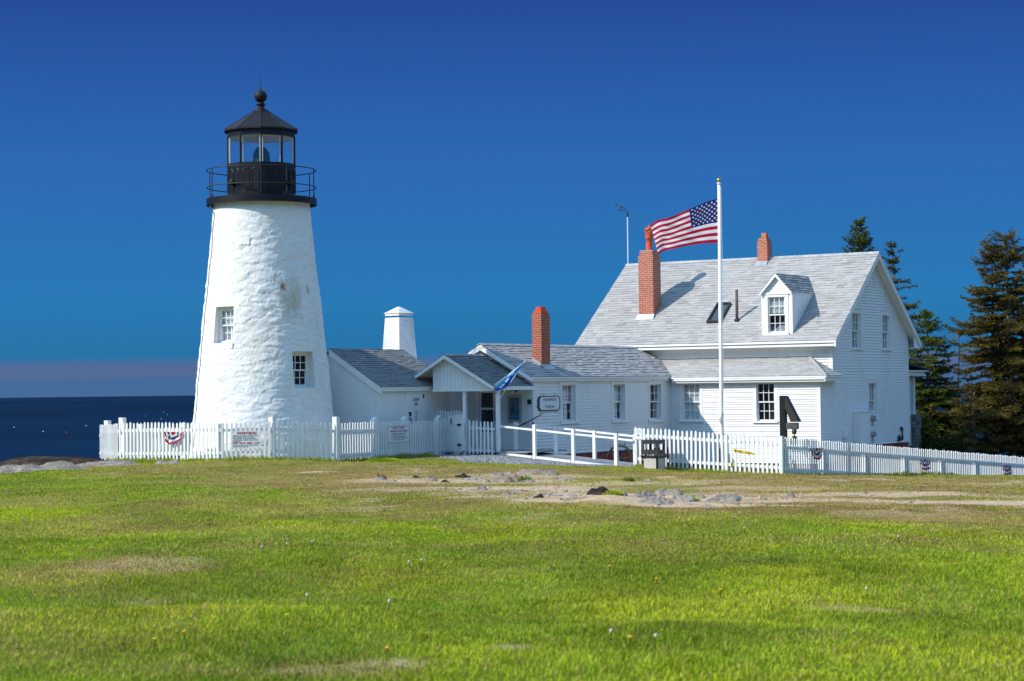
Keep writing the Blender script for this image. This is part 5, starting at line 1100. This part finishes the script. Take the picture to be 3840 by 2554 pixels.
for i in range(3):
    for k in range(n): mb.face([rows[i][k],rows[i][(k+1)%n],rows[i+1][(k+1)%n],rows[i+1][k]])
mb.build('bin_liner',M['bag'],bn)
zt=z0+.95; zo0,zo1=z0+.68,z0+.86; mb=MB(); T=.03
for (P_,h0,h1) in ((front(b0),a0,a1),(lambda h,z,d:S(h,b1+d,z),a0,a1)):
    for r_ in ((h0,h1,z0+.55,zo0),(h0,h1,zo1,zt),(h0,h0+.06,zo0,zo1),(h1-.06,h1,zo0,zo1)): mb.pbox(P_,*r_,-T,0)
for (P_,h0,h1) in ((side(a1),b0+T,b1-T),(lambda h,z,d:S(a0-d,h,z),b0+T,b1-T)):
    for r_ in ((h0,h1,z0+.55,zo0),(h0,h1,zo1,zt),(h0,h0+.05,zo0,zo1),(h1-.05,h1,zo0,zo1)): mb.pbox(P_,*r_,-T,-.001)
mb.sbox(a0-.01,a1+.01,b0-.01,b1+.01,zt+.001,zt+.03); mb.build('bin_hood',plain('charcoal_hood',(.028,.028,.034),.5,0,.15),bn)
# flagpole
fp=thing('flagpole',S(7.62,.62,-.6),'tall white flagpole with gold ball behind the picket fence','flagpole')
p=Vector(S(7.62,.62,0)); mb=MB(); mb.tube([p+Vector((0,0,.18)),p+Vector((.015,0,.5)),p+Vector((.05,0,8.12))],[.052,.056,.048],18); mb.tube([p+Vector((.05,0,8.12)),p+Vector((.05,0,8.17))],.06,14); mb.build('pole',M['pole'],fp,True)
mb=MB(); mb.lathe(p+Vector((.05,0,8.245)),[(.068*math.sin(R(t)),-.068*math.cos(R(t))) for t in range(0,181,15)],18); mb.build('ball',M['gold'],fp,True)
mb=MB()
for s_ in (-1,1):
    q=p+Vector(E1)*.075*s_; mb.bar(q+Vector((0,0,-.7)),q+Vector((0,0,.62)),.03,.10,tuple(E2)); 
mb.build('pole_bracket',M['rust'],fp)
mb=MB(); mb.tube([p+Vector((.10,-.04,8.05)),p+Vector((.115,-.05,6.0)),p+Vector((.10,-.05,3.0)),p+Vector((.065,-.06,1.25))],.008,5); mb.tube([p+Vector((.065,-.06,1.25)),p+Vector((.07,-.08,.9)),p+Vector((.075,-.06,.35)),p+Vector((.05,-.07,.8)),p+Vector((-.05,-.07,1.05)),p+Vector((.06,-.07,1.28))],.016,6); mb.build('halyard',plain('halyard_rope',(.5,.5,.48),.9),fp)
# flag of stripes and stars
HX,HZ=p.x+.02,7.70
top=[(0,0),(-.35,-.10),(-.703,-.238),(-1.10,-.40),(-1.478,-.545),(-1.747,-.585),(-1.995,-.713)]; bot=[(0,-1.337),(-.30,-1.338),(-.60,-1.355),(-1.0,-1.41),(-1.40,-1.485),(-1.63,-1.535),(-1.79,-1.655)]
def crv(c,u):
    x=u*(len(c)-1); k=min(int(x),len(c)-2); f=x-k
    p0=np.array(c[max(k-1,0)]);p1=np.array(c[k]);p2=np.array(c[k+1]);p3=np.array(c[min(k+2,len(c)-1)])
    return .5*(2*p1+(p2-p0)*f+(2*p0-5*p1+4*p2-p3)*f*f+(3*p1-p0-3*p2+p3)*f**3)
def flagpt(u,v):
    c=crv(top,u)*(1-v)+crv(bot,u)*v
    wv=.10*u**.6*math.sin(7.5*u+2.6*v+.4)+.035*math.sin(15*u-4*v)*u+.016*math.sin(30*u+22*v)*min(1,u*4)
    sag=.025*math.sin(5*u+3*v)*math.sin(math.pi*v)*u
    return Vector((HX+c[0],p.y-.02+.55*u+wv*.8,HZ+c[1]+sag))
fl_=thing('national_flag',(HX,p.y,HZ-1.3),'red white and blue stars and stripes flag flying from the pole','flag')
mb=MB(); nu,nv=90,65; red=(.52,.008,.045);wht=(.82,.82,.82);blu=(.010,.022,.16)
for i in range(nu):
    for j in range(nv):
        st=j//5; can=(i<36 and st<7); mb.face([flagpt(i/nu,j/nv),flagpt((i+1)/nu,j/nv),flagpt((i+1)/nu,(j+1)/nv),flagpt(i/nu,(j+1)/nv)],0,blu if can else (red if st%2==0 else wht))
cl=mb.build('flag_cloth',M['cloth'],fl_,True,fix=False)
mb=MB()
for row in range(9):
    for k in range(6 if row%2==0 else 5):
        cu=.4*(k*2+1+(row%2))/12; cv=(7/13)*(row+1)/10
        for sgn in (-.006,.006):
            pts=[]
            for q in range(10):
                rr_=.040 if q%2==0 else .016; t=math.pi/2+q*math.pi/5; pts.append(flagpt(max(0,cu+rr_*math.cos(t)/2.1*1.0),cv-rr_*math.sin(t)/1.337)+Vector((0,sgn,0)))
            cc=sum(pts,Vector())/10
            for q in range(10): mb.face([cc,pts[q],pts[(q+1)%10]],0,(.85,.85,.85))
mb.build('flag_star',M['cloth'],cl,fix=False)
# banner flag on an angled staff at the porch post
bf=thing('banner_flag',S(.09,-.1,1.6),'blue and white banner furled on an angled staff at the porch post','flag')
q0=Vector(S(.09,-.02,1.66)); q1=q0+Vector((.90,-.35,1.30)); mb=MB(); mb.tube([q0,q1],.014,8); mb.tube([q0-Vector((.01,0,.06)),q0+(q1-q0)*.06],.022,8); mb.build('staff',plain('white_staff',(.7,.7,.7),.4),bf)
mb=MB(); mb.lathe(q1,[(0,-.03),(.03,0),(0,.035)],10); mb.build('staff_tip',M['flash'],bf)
def bpt(u,v):   # u along the hoist from the tip, v away from the staff
    h=q1.lerp(q0+(q1-q0)*.38,u); fx=-.64*v*u**1.25; fz=-.14*u*v-.10*math.sin(math.pi*v)*u*u+.07*v*v*u
    return h+Vector((fx,-.10*math.sin(3.1*v+1.2)*u-.05*math.sin(9*v+4*u)*u,fz))
cb=(.010,.115,.50)
mb=MB(); nu,nv=40,36
for i in range(nu):
    for j in range(nv):
        u_,v_=(i+.5)/nu,(j+.5)/nv; c=cb
        if v_>.86: c=(.8,.8,.8)
        elif v_>.70: c=(.10,.50,.62)
        elif .45<v_<.62 and (.80<u_<.92 or .62<u_<.74 or (.42<u_<.52)) and not (.5<v_<.56 and .83<u_<.88): c=(.8,.8,.8)
        elif v_<.06 and .45<u_<.9: c=(.55,.75,.72) if u_<.65 else (.75,.75,.75)
        mb.face([bpt(i/nu,j/nv),bpt((i+1)/nu,j/nv),bpt((i+1)/nu,(j+1)/nv),bpt(i/nu,(j+1)/nv)],0,c)
mb.build('banner_cloth',M['cloth'],bf,True,fix=False)
# black bell frame
bl_=thing('bell_stand',S(9.2,1.25,-.6),'black timber post and slanting brace carrying a small bell','bell frame')
P0=onb_bell=np.array(S(0,0,0)); ba,bb=9.37,1.0
mb=MB(); mb.sbox(ba,ba+.175,bb,bb+.16,-1.0,1.75); mb.build('frame_post',M['black'],bl_)
mb=MB(); mb.hexa([S(ba+.36,bb-.02,.97),S(ba+.62,bb-.02,.97),S(ba+.62,bb+.20,.97),S(ba+.36,bb+.20,.97),S(ba+.176,bb-.02,1.42),S(ba+.20,bb-.02,1.74),S(ba+.20,bb+.20,1.74),S(ba+.176,bb+.20,1.42)]); mb.build('brace',plain('dark_brown_plank',(.025,.016,.012),.6,0,.3),bl_)
mb=MB(); mb.sbox(ba+.176,ba+.55,bb+.02,bb+.15,.76,.95); mb.build('beam',plain('grey_timber',(.07,.07,.07),.8,0,.3),bl_)
mb=MB(); c=S(ba+.43,bb+.08,0); mb.lathe(c,[(.02,.76),(.07,.755),(.075,.66),(.05,.61),(0,.60)],14); mb.tube([Vector(c)+Vector((0,0,.6)),Vector(c)+Vector((0,0,.52))],.02,6); mb.lathe(c,[(.05,.56),(.09,.50),(.10,.30),(.02,.28)],14); mb.build('bell',plain('old_bronze',(.07,.06,.055),.5,.5,.3),bl_,True)
# yellow tape
ty=thing('caution_tape',S(8.6,-.03,.1),'yellow caution tape strip tied across bright pickets','tape')
mb=MB(); n=16
PX,_l=fplane(S(8.40,0,0),S(9.2,0,0))
for k in range(n):
    f0,f1=k/n,(k+1)/n; z=lambda f:.155-.10*f; d=lambda f:.04+.012*math.sin(f*14); hh=lambda f:.035*(1-.6*max(0,f-.75)/.25)
    mb.face([PX(f0*.66,z(f0)-hh(f0),d(f0)),PX(f1*.66,z(f1)-hh(f1),d(f1)),PX(f1*.66,z(f1)+hh(f1),d(f1)+.01),PX(f0*.66,z(f0)+hh(f0),d(f0)+.01)])
mb.lathe(PX(-.01,.17,.05),[(0,-.05),(.04,-.02),(.03,.03),(0,.05)],8); mb.build('tape_strip',M['yellow'],ty,True)
text('CAUTION',PX,.13,.135,.066,.05,M['ink'],ty); text('CAUTION',PX,.45,.090,.066,.05,M['ink'],ty)
t2=thing('caution_tape',S(8.3,.25,-.3),'crumpled yellow tape knot hanging low behind bright pickets','tape')
mb=MB(); c=Vector(S(8.30,-.04,-.25)); rr=random.Random(9)
for k in range(7): a_=c+Vector((rr.uniform(-.03,.03),0,-.10+rr.uniform(-.03,.03))); mb.face([c+Vector((rr.uniform(-.03,.03),rr.uniform(-.03,.0),.07)),c+Vector((rr.uniform(0,.05),-.02,rr.uniform(-.03,.03))),a_,c+Vector((-rr.uniform(.01,.05),-.03,rr.uniform(-.04,.02)))])
mb.build('tape_knot',M['yellow'],t2,fix=False)
t3=thing('caution_tape',S(9.6,1.0,.5),'loose yellow tape trailing from the small bell','tape')
mb=MB(); q=[S(ba+.43,bb-.02,.56),S(ba+.30,bb-.02,.50),S(ba+.20,bb-.03,.40),S(ba+.12,bb-.05,.28)]
for a_,b_ in zip(q[:-1],q[1:]): mb.face([a_,b_,tuple(np.array(b_)+np.array([.02,0,.05])),tuple(np.array(a_)+np.array([.02,0,.05]))])
mb.build('tape_tail',M['yellow'],t3,fix=False)
# signs on fences
def sign(P,h0,h1,z0,z1,name,label,border=None,d=.024):
    s=thing(name,P((h0+h1)/2,z0,d),label,'sign'); mb=MB(); mb.pbox(P,h0,h1,z0,z1,d,d+.008); mb.build('sign_board',M['signw'],s)
    if border:
        mb=MB(); t=.012; m_=.012
        for r_ in ((h0+m_,h1-m_,z1-m_-t,z1-m_),(h0+m_,h1-m_,z0+m_,z0+m_+t),(h0+m_,h0+m_+t,z0+m_+t,z1-m_-t),(h1-m_-t,h1-m_,z0+m_+t,z1-m_-t)): mb.pbox(P,*r_,d+.0081,d+.0095)
        mb.build('sign_border',border,s)
    return s
sg=sign(PB_,.35,1.225,.365,.895,'warning_sign','white warning sign with red headings on sunlit pickets by the tower')
D_=.0335
text('WARNING',PB_,.80,.835,D_,.105,M['red'],sg,sx=1.15,off=.004)
for k,t in enumerate(('EXTREME CAUTION IS ADVISED WHILE','SIGHT-SEEING NEAR THE OCEAN.','OCCASIONAL  LARGE WAVES HAVE','UNEXPECTEDLY SWEPT VISITORS INTO','THE WATER')): text(t,PB_,.385,.763-.044*k,D_,.044,M['ink'],sg,align='LEFT',sx=.98)
text('LIVES  HAVE  BEEN  LOST!',PB_,.788,.545,D_,.072,M['red'],sg,sx=1.0,off=.002)
for k,t in enumerate(('EXTRA CAUTION IS REQUIRED DURING','STORMY CONDITIONS.')): text(t,PB_,.385,.483-.046*k,D_,.044,M['ink'],sg,align='LEFT',sx=.98)
mb=MB()
for h in (.375,1.20):
    for z in (.385,.875): mb.tube([PB_(h,z,.03),PB_(h,z,.037)],.008,8)
mb.build('sign_screw',M['iron'],sg)
h0=LD*.445;h1=LD*.640
ns=sign(PD,h0,h1,.41,.94,'notice_sign','white notice sign with dark red border on the shaded fence',plain('maroon',(.10,.004,.02),.6))
hc=(h0+h1)/2; sw=(h1-h0)
text('NOTICE',PD,hc,.862,D_,.115,plain('notice_ink',(.06,.01,.05),.6),ns,sx=sw/.78,off=.001)
mb=MB(); mb.pbox(PD,h0+.13*sw,h1-.12*sw,.755,.790,.0321,.0335); mb.build('sign_band',plain('maroon_band',(.18,.004,.03),.6),ns)
text('U S GOVERNMENT PROPERTY',PD,hc,.772,.0338,.032,M['signw'],ns,sx=sw/.83)
for k,t in enumerate(('SURROUNDING PARK AREA','NOT UNDER CONTROL OF THE','COAST GUARD AND THE','COAST GUARD IS NOT RESPONSIBLE','FOR ITS OPERATION')): text(t,PD,hc,.695-.047*k,D_,.046,M['ink'],ns,sx=sw/.98)
mb=MB(); mb.pbox(PD,h0+.04,h1-.04,.728,.732,.0321,.0328); mb.pbox(PD,h0+.04,h1-.04,.472,.476,.0321,.0328); mb.build('sign_rule',M['ink'],ns)
ps=sign(PR,.03,.315,.465,.80,'dog_sign','small white no dogs sign with dog silhouette on the fence end',None)
mb=MB(); gy=plain('sign_grey',(.35,.36,.37),.6)
for r_ in ((.05,.295,.783,.787),(.05,.295,.478,.482),(.05,.054,.482,.783),(.291,.295,.482,.783)): mb.pbox(PR,*r_,.0321,.0328)
mb.build('sign_border',gy,ps); text('NO PETS',PR,.172,.735,D_,.042,gy,ps); text('ALLOWED',PR,.172,.690,D_,.042,gy,ps)
mb=MB(); dg_=[(.135,.56),(.145,.60),(.135,.635),(.150,.645),(.160,.62),(.175,.600),(.20,.600),(.215,.62),(.22,.60),(.212,.58),(.212,.555),(.203,.555),(.200,.578),(.165,.578),(.160,.555),(.150,.555),(.150,.578)]
for k in range(1,len(dg_)-1): pass
mb.poly([PR(h,z,.0322) for h,z in dg_],tuple(np.array(PR(0,0,.001))-np.array(PR(0,0,0)))); mb.build('dog_emblem',M['ink'],ps)
# bunting fans
def bunting(P,hc,zt,rad,label,seed,asym=0,grp='red white and blue bunting fans on the pickets'):
    r=random.Random(seed); root=thing('bunting',P(hc,zt-rad,.05),label,'bunting',grp); mb=MB(); nr,na=28,72
    ph=r.uniform(0,6)
    def pt(i,j):
        f=i/nr; t=math.pi*j/na; q=rad*f
        x=-math.cos(t)*q*(1.0-.10*math.sin(t)*f); z=-math.sin(t)*q*(1.18+asym*.4*math.cos(t)-.16*math.sin(t)**6); pl=.030*f*math.sin(11*t+ph)+.014*f*math.sin(23*t+ph*2)
        x+=.05*f*math.sin(5*t+ph)*math.sin(t); z+=.016*f*math.sin(9*t+ph*1.7)*math.sin(t)
        return P(hc+x,zt+z,.06+.05*f*math.sin(t)+pl)
    for i in range(nr):
        for j in range(na):
            f=(i+.5)/nr+.012*math.sin(9*math.pi*j/na+ph)
            c=(.50,.01,.05) if f<.26 else (.8,.8,.8) if f<.44 else (.01,.025,.15) if f<.64 else (.8,.8,.8) if f<.84 else (.50,.01,.05)
            if .50<f<.58 and j%14 in (6,7): c=(.8,.8,.8)
            mb.face([pt(i,j),pt(i+1,j),pt(i+1,j+1),pt(i,j+1)],0,c)
    mb.build('bunting_cloth',M['cloth'],root,True,fix=False)
    mb=MB(); mb.tube([P(hc-rad*1.15,zt+.015,.03),P(hc,zt+.0,.05),P(hc+rad*1.15,zt+.02,.03)],.005,5); mb.build('bunting_cord',M['pole'],root)
bunting(PA,LA*.565,.885,.36,'sunlit red white and blue bunting fan on the seaward fence',1,.15)
bunting(PL,LL*.105,.02+.145,.33,'shaded bunting fan nearest the black bell post on the downhill fence',2)
bunting(PL,LL*.490,-.42,.36,'crumpled shaded bunting fan halfway down the long fence',3,-.2)
bunting(PL,LL*.835,-.86,.36,'darkest bunting fan farthest down the long fence',4)
# ================================================================== trees
def spruce(x,y,zt,rad,seed,label,kind='dense',lean=(0,0),col=((.020,.030,.010),(.075,.085,.018)),base=.08,gap=0.,group='spruce trees beyond the house',clump=1.0,pw=.78,dz=1.0,droop=1.0):
    r=np.random.default_rng(seed); zb=gz(x,y)-.1; H=zt-zb; root=thing('spruce_tree',(x,y,zb),label,'tree',group)
    tr=MB(); tr.tube([(x+lean[0]*f,y+lean[1]*f,zb+H*f) for f in np.linspace(0,1,12)],[.02+.022*H*.55*(1-f)**.9+(.06 if f==0 else 0) for f in np.linspace(0,1,12)],9)
    O_=[];D_=[];K_=[]
    z=zb+H*base
    while z<zt-.06:
        f=(z-zb)/H; L_=rad*(1-f)**pw*(.80+.4*r.random())+.10
        if f<base+.12: L_*=.75
        nb=int(r.integers(5,8)) if f<.93 else 4; a0=r.random()*6.28; thin=r.random()<gap
        for k in range(nb):
            a=a0+k*6.283/nb+r.normal()*.28; Lb=L_*(.6+.55*r.random())
            if thin and r.random()<.7: Lb*=.3
            c0=np.array([x+lean[0]*f,y+lean[1]*f,z+r.normal()*.05]); d=np.array([math.cos(a),math.sin(a),0]); t=np.array([-d[1],d[0],0]); rise=.55 if f>.85 else (.12 if f>.6 else -.05)
            n=max(3,int(Lb/.10)); ss=np.linspace(0,1,n+1); P=c0+d*(Lb*ss)[:,None]; P[:,2]+=Lb*(rise*ss-.30*droop*ss**2+.26*droop*ss**4); P+=r.normal(size=P.shape)*.01*ss[:,None]
            q=P[::max(1,n//4)]; tr.tube([tuple(p) for p in q],[max(.005,.020*(1-i/5)*min(1.3,Lb/1.5)) for i in range(len(q))],4,cap=False)
            s0=.15 if kind!='sparse' else .34
            for i in range(n+1):
                s=ss[i]
                if s<s0 and Lb>.5: continue
                tl=(.30*Lb*(1.12-s)+.07)*(.7+.6*r.random())*min(1,(s-s0)*4+.35 if Lb>.5 else 1)
                for sd in (-1,1):
                    if r.random()>clump*1.05: continue
                    m=max(2,int(tl/.055)); u_=(np.arange(m)+.5)/m; tw=d*.62+t*sd*(.75+.2*r.normal())+np.array([0,0,-.10+.10*r.normal()]); tw/=np.linalg.norm(tw)
                    pt=P[i]+tw*(tl*u_)[:,None]; pt[:,2]-=.10*tl*u_**2; O_.append(pt); D_.append(np.repeat(tw[None],m,0)); K_.append(np.full(m,s))
                O_.append(P[i:i+1]);D_.append(d[None]);K_.append(np.array([s]))
        z+=(.20+.13*r.random())*(1.2-.55*f)*dz
    # leader
    zz=np.arange(zt-.5,zt,.05); O_.append(np.stack([np.full(len(zz),x+lean[0]),np.full(len(zz),y+lean[1]),zz],1)); D_.append(np.repeat(np.array([[0,0,1.]]),len(zz),0)); K_.append(np.ones(len(zz)))
    tr.build('trunk',M['bark'],root)
    P=np.concatenate(O_);D=np.concatenate(D_);K=np.concatenate(K_); m=len(P); VV=[];CC=[]
    cl=np.array([noise.noise(Vector((p[0]*1.1,p[1]*1.1,p[2]*1.5)))*.5+.5 for p in P])
    for q in range(3):
        dd=D+r.normal(size=(m,3))*.42; dd[:,2]+=.10; dd/=np.linalg.norm(dd,axis=1)[:,None]; sd=np.cross(dd,r.normal(size=(m,3))+np.array([0,0,1.2])); sd/=np.linalg.norm(sd,axis=1)[:,None]
        ln=.085+.075*r.random(m); w_=.011+.012*r.random(m); o=P+r.normal(size=(m,3))*.018
        VV.append(np.stack([o-sd*w_[:,None],o+sd*w_[:,None],o+dd*ln[:,None]+sd*w_[:,None]*.35,o+dd*ln[:,None]*.95-sd*w_[:,None]*.35],1))
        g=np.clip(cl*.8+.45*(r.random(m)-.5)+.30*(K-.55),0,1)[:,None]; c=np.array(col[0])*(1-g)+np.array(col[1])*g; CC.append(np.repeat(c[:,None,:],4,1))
    V=np.concatenate(VV).reshape(-1,3); F=np.arange(len(V)).reshape(-1,4)
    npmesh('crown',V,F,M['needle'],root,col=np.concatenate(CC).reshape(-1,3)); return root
def tx(px,D): return (px-1920)/7467*D
def tz(py,px,D): return CAMZ-(py-(1452-.0122*(px-1920)))/7467*D
TC=1.0
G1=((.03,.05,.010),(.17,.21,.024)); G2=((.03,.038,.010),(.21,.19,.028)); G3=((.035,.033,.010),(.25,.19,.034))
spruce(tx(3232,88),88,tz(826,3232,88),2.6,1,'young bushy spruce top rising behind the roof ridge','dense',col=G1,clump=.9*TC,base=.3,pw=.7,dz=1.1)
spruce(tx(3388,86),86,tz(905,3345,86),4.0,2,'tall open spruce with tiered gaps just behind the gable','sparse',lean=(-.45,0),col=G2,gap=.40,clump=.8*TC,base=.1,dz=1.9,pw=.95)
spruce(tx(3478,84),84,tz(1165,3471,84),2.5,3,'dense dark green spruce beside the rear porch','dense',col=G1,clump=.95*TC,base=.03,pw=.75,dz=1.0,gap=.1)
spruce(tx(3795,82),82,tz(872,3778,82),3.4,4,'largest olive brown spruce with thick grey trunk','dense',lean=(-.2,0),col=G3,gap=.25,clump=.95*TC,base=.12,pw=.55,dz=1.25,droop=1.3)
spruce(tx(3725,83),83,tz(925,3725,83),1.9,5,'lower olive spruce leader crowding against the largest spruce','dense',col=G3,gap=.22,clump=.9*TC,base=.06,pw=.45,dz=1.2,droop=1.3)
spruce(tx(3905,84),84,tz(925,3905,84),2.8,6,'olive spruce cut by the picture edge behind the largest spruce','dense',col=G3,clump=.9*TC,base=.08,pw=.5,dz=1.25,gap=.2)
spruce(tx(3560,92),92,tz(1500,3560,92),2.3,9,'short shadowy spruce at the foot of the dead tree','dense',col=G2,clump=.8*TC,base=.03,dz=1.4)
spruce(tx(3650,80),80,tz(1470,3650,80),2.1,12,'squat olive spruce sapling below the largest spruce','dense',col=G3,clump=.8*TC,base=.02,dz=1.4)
# dead tree
x,y=tx(3606,88),88.; zb=gz(x,y)-.1; zt=tz(1219,3589,88); dt=thing('dead_tree',(x,y,zb),'bare grey dead tree standing between the spruces','tree'); tr=MB(); r=np.random.default_rng(3); H=zt-zb
ax=[(x-.22*f+.08*math.sin(f*9),y,zb+H*f) for f in np.linspace(0,1,14)]; tr.tube(ax,[.10*(1-f)+.012 for f in np.linspace(0,1,14)],8); tr.build('trunk',M['bark'],dt)
br=MB(); z=zb+H*.35
while z<zt-.1:
    f=(z-zb)/H; a=r.random()*6.28; Lb=(1-f)*1.5*(.5+.7*r.random())+.2; c0=np.array([x-.22*f+.08*math.sin(f*9),y,z]); d=np.array([math.cos(a),math.sin(a),.0]); p=[c0+d*Lb*s+np.array([0,0,Lb*(.12*s-.1*s*s)])+r.normal(size=3)*.03*s for s in np.linspace(0,1,6)]
    br.tube([tuple(q) for q in p],[.022*(1-s)+.005 for s in np.linspace(0,1,6)],4,cap=False)
    for _ in range(4):
        k=int(r.integers(2,6)); t=d*.5+r.normal(size=3)*.6; br.tube([tuple(p[k]),tuple(p[k]+t*.18),tuple(p[k]+t*.34+r.normal(size=3)*.04)],[.009,.006,.003],4,cap=False)
    z+=.11+.10*r.random()
br.build('branch',M['bark'],dt)
# shrubs beside the stone pier
def shrub(x,y,h,rad,seed,label,c0,c1):
    r=np.random.default_rng(seed); zb=gz(x,y); root=thing('shrub',(x,y,zb-.05),label,'shrub'); st=MB()
    for k in range(7): a=r.random()*6.28; st.tube([(x,y,zb-.05),(x+math.cos(a)*rad*.5,y+math.sin(a)*rad*.5,zb+h*.8)],[.02,.006],5)
    st.build('stem',M['bark'],root); n=2600; u=r.normal(size=(n,3)); u/=np.linalg.norm(u,axis=1)[:,None]; P=u*(r.random((n,1))**.45)*np.array([rad,rad,h/2]); P+=np.array([x,y,zb+h*.52]); P+=np.array([[noise.noise(Vector(q*1.7))*.2 for _ in range(3)] for q in P])
    a=r.normal(size=(n,3));a/=np.linalg.norm(a,axis=1)[:,None]; b=np.cross(a,r.normal(size=(n,3)));b/=np.linalg.norm(b,axis=1)[:,None]; s=.05+.05*r.random((n,1))
    V=np.stack([P-b*s*.5,P+a*s,P+b*s*.5,P-a*s],1).reshape(-1,3); g=r.random((n,1)); c=np.array(c0)*(1-g)+np.array(c1)*g
    npmesh('foliage',V,np.arange(len(V)).reshape(-1,4),M['needle'],root,col=np.repeat(c,4,0))
shrub(tx(3458,80),80,1.8,.55,5,'yellow green shrub growing beside the stone porch pier',(.05,.06,.01),(.26,.24,.03))
shrub(tx(3530,79),79,1.0,.9,6,'low dark shrub beyond the fence below the dark green spruce',(.02,.03,.008),(.08,.09,.015))
# grass tufts and weeds among the ledges
def tuft(x,y,h,n,seed,label,c0,c1,spread=.16):
    r=np.random.default_rng(seed); z=gz(x,y)-.01; a=r.random(n)*6.28; rr=spread*np.sqrt(r.random(n)); bx,by=x+rr*np.cos(a),y+rr*np.sin(a)*.7; hh=h*(.5+.6*r.random(n))*(1.15-.85*(rr/spread)**2); w=.006+.006*r.random(n); ln=.5*hh*(.3+r.random(n))
    dx,dy=np.cos(a+r.normal(size=n)*.6),np.sin(a+r.normal(size=n)*.6); px,py=-dy*w,dx*w; zz=np.full(n,z); V=np.stack([np.stack([bx-px,by-py,zz],1),np.stack([bx+px,by+py,zz],1),np.stack([bx+dx*ln*.4+px*.8,by+dy*ln*.4+py*.8,zz+hh*.65],1),np.stack([bx+dx*ln,by+dy*ln,zz+hh],1)],1).reshape(-1,3)
    g=r.random((n,1)); c=np.array(c0)*(1-g)+np.array(c1)*g; o=npmesh('grass_tuft',V,np.arange(len(V)).reshape(-1,4),M['grass'],col=np.repeat(c,4,0),origin=(x,y,z)); tag(o,label,'grass')
GA,GB=(.22,.34,.012),(.50,.52,.03)
tuft(2.95,34.6,.12,700,1,'bright long grass tuft behind the striated ledge',GA,GB,.28)
tuft(1.7,34.2,.10,380,2,'yellow green grass tuft at the front of the gravel patch',GA,GB,.2)
tuft(.25,46.0,.16,260,3,'dark leafy weed beside the tan and grey ledge',(.10,.18,.02),(.26,.32,.05),.2)
tuft(2.62,45.2,.13,160,4,'small dark weed in worn turf before the bins',(.08,.17,.02),(.22,.28,.05),.13)
tuft(-3.02,45.5,.15,140,5,'reddish dry weed behind a dark stone',(.22,.10,.05),(.40,.22,.09),.13)
tuft(-3.9,59.8,.12,1500,6,'bright grass bank by the notice fence beside gravel',GA,GB,.6)
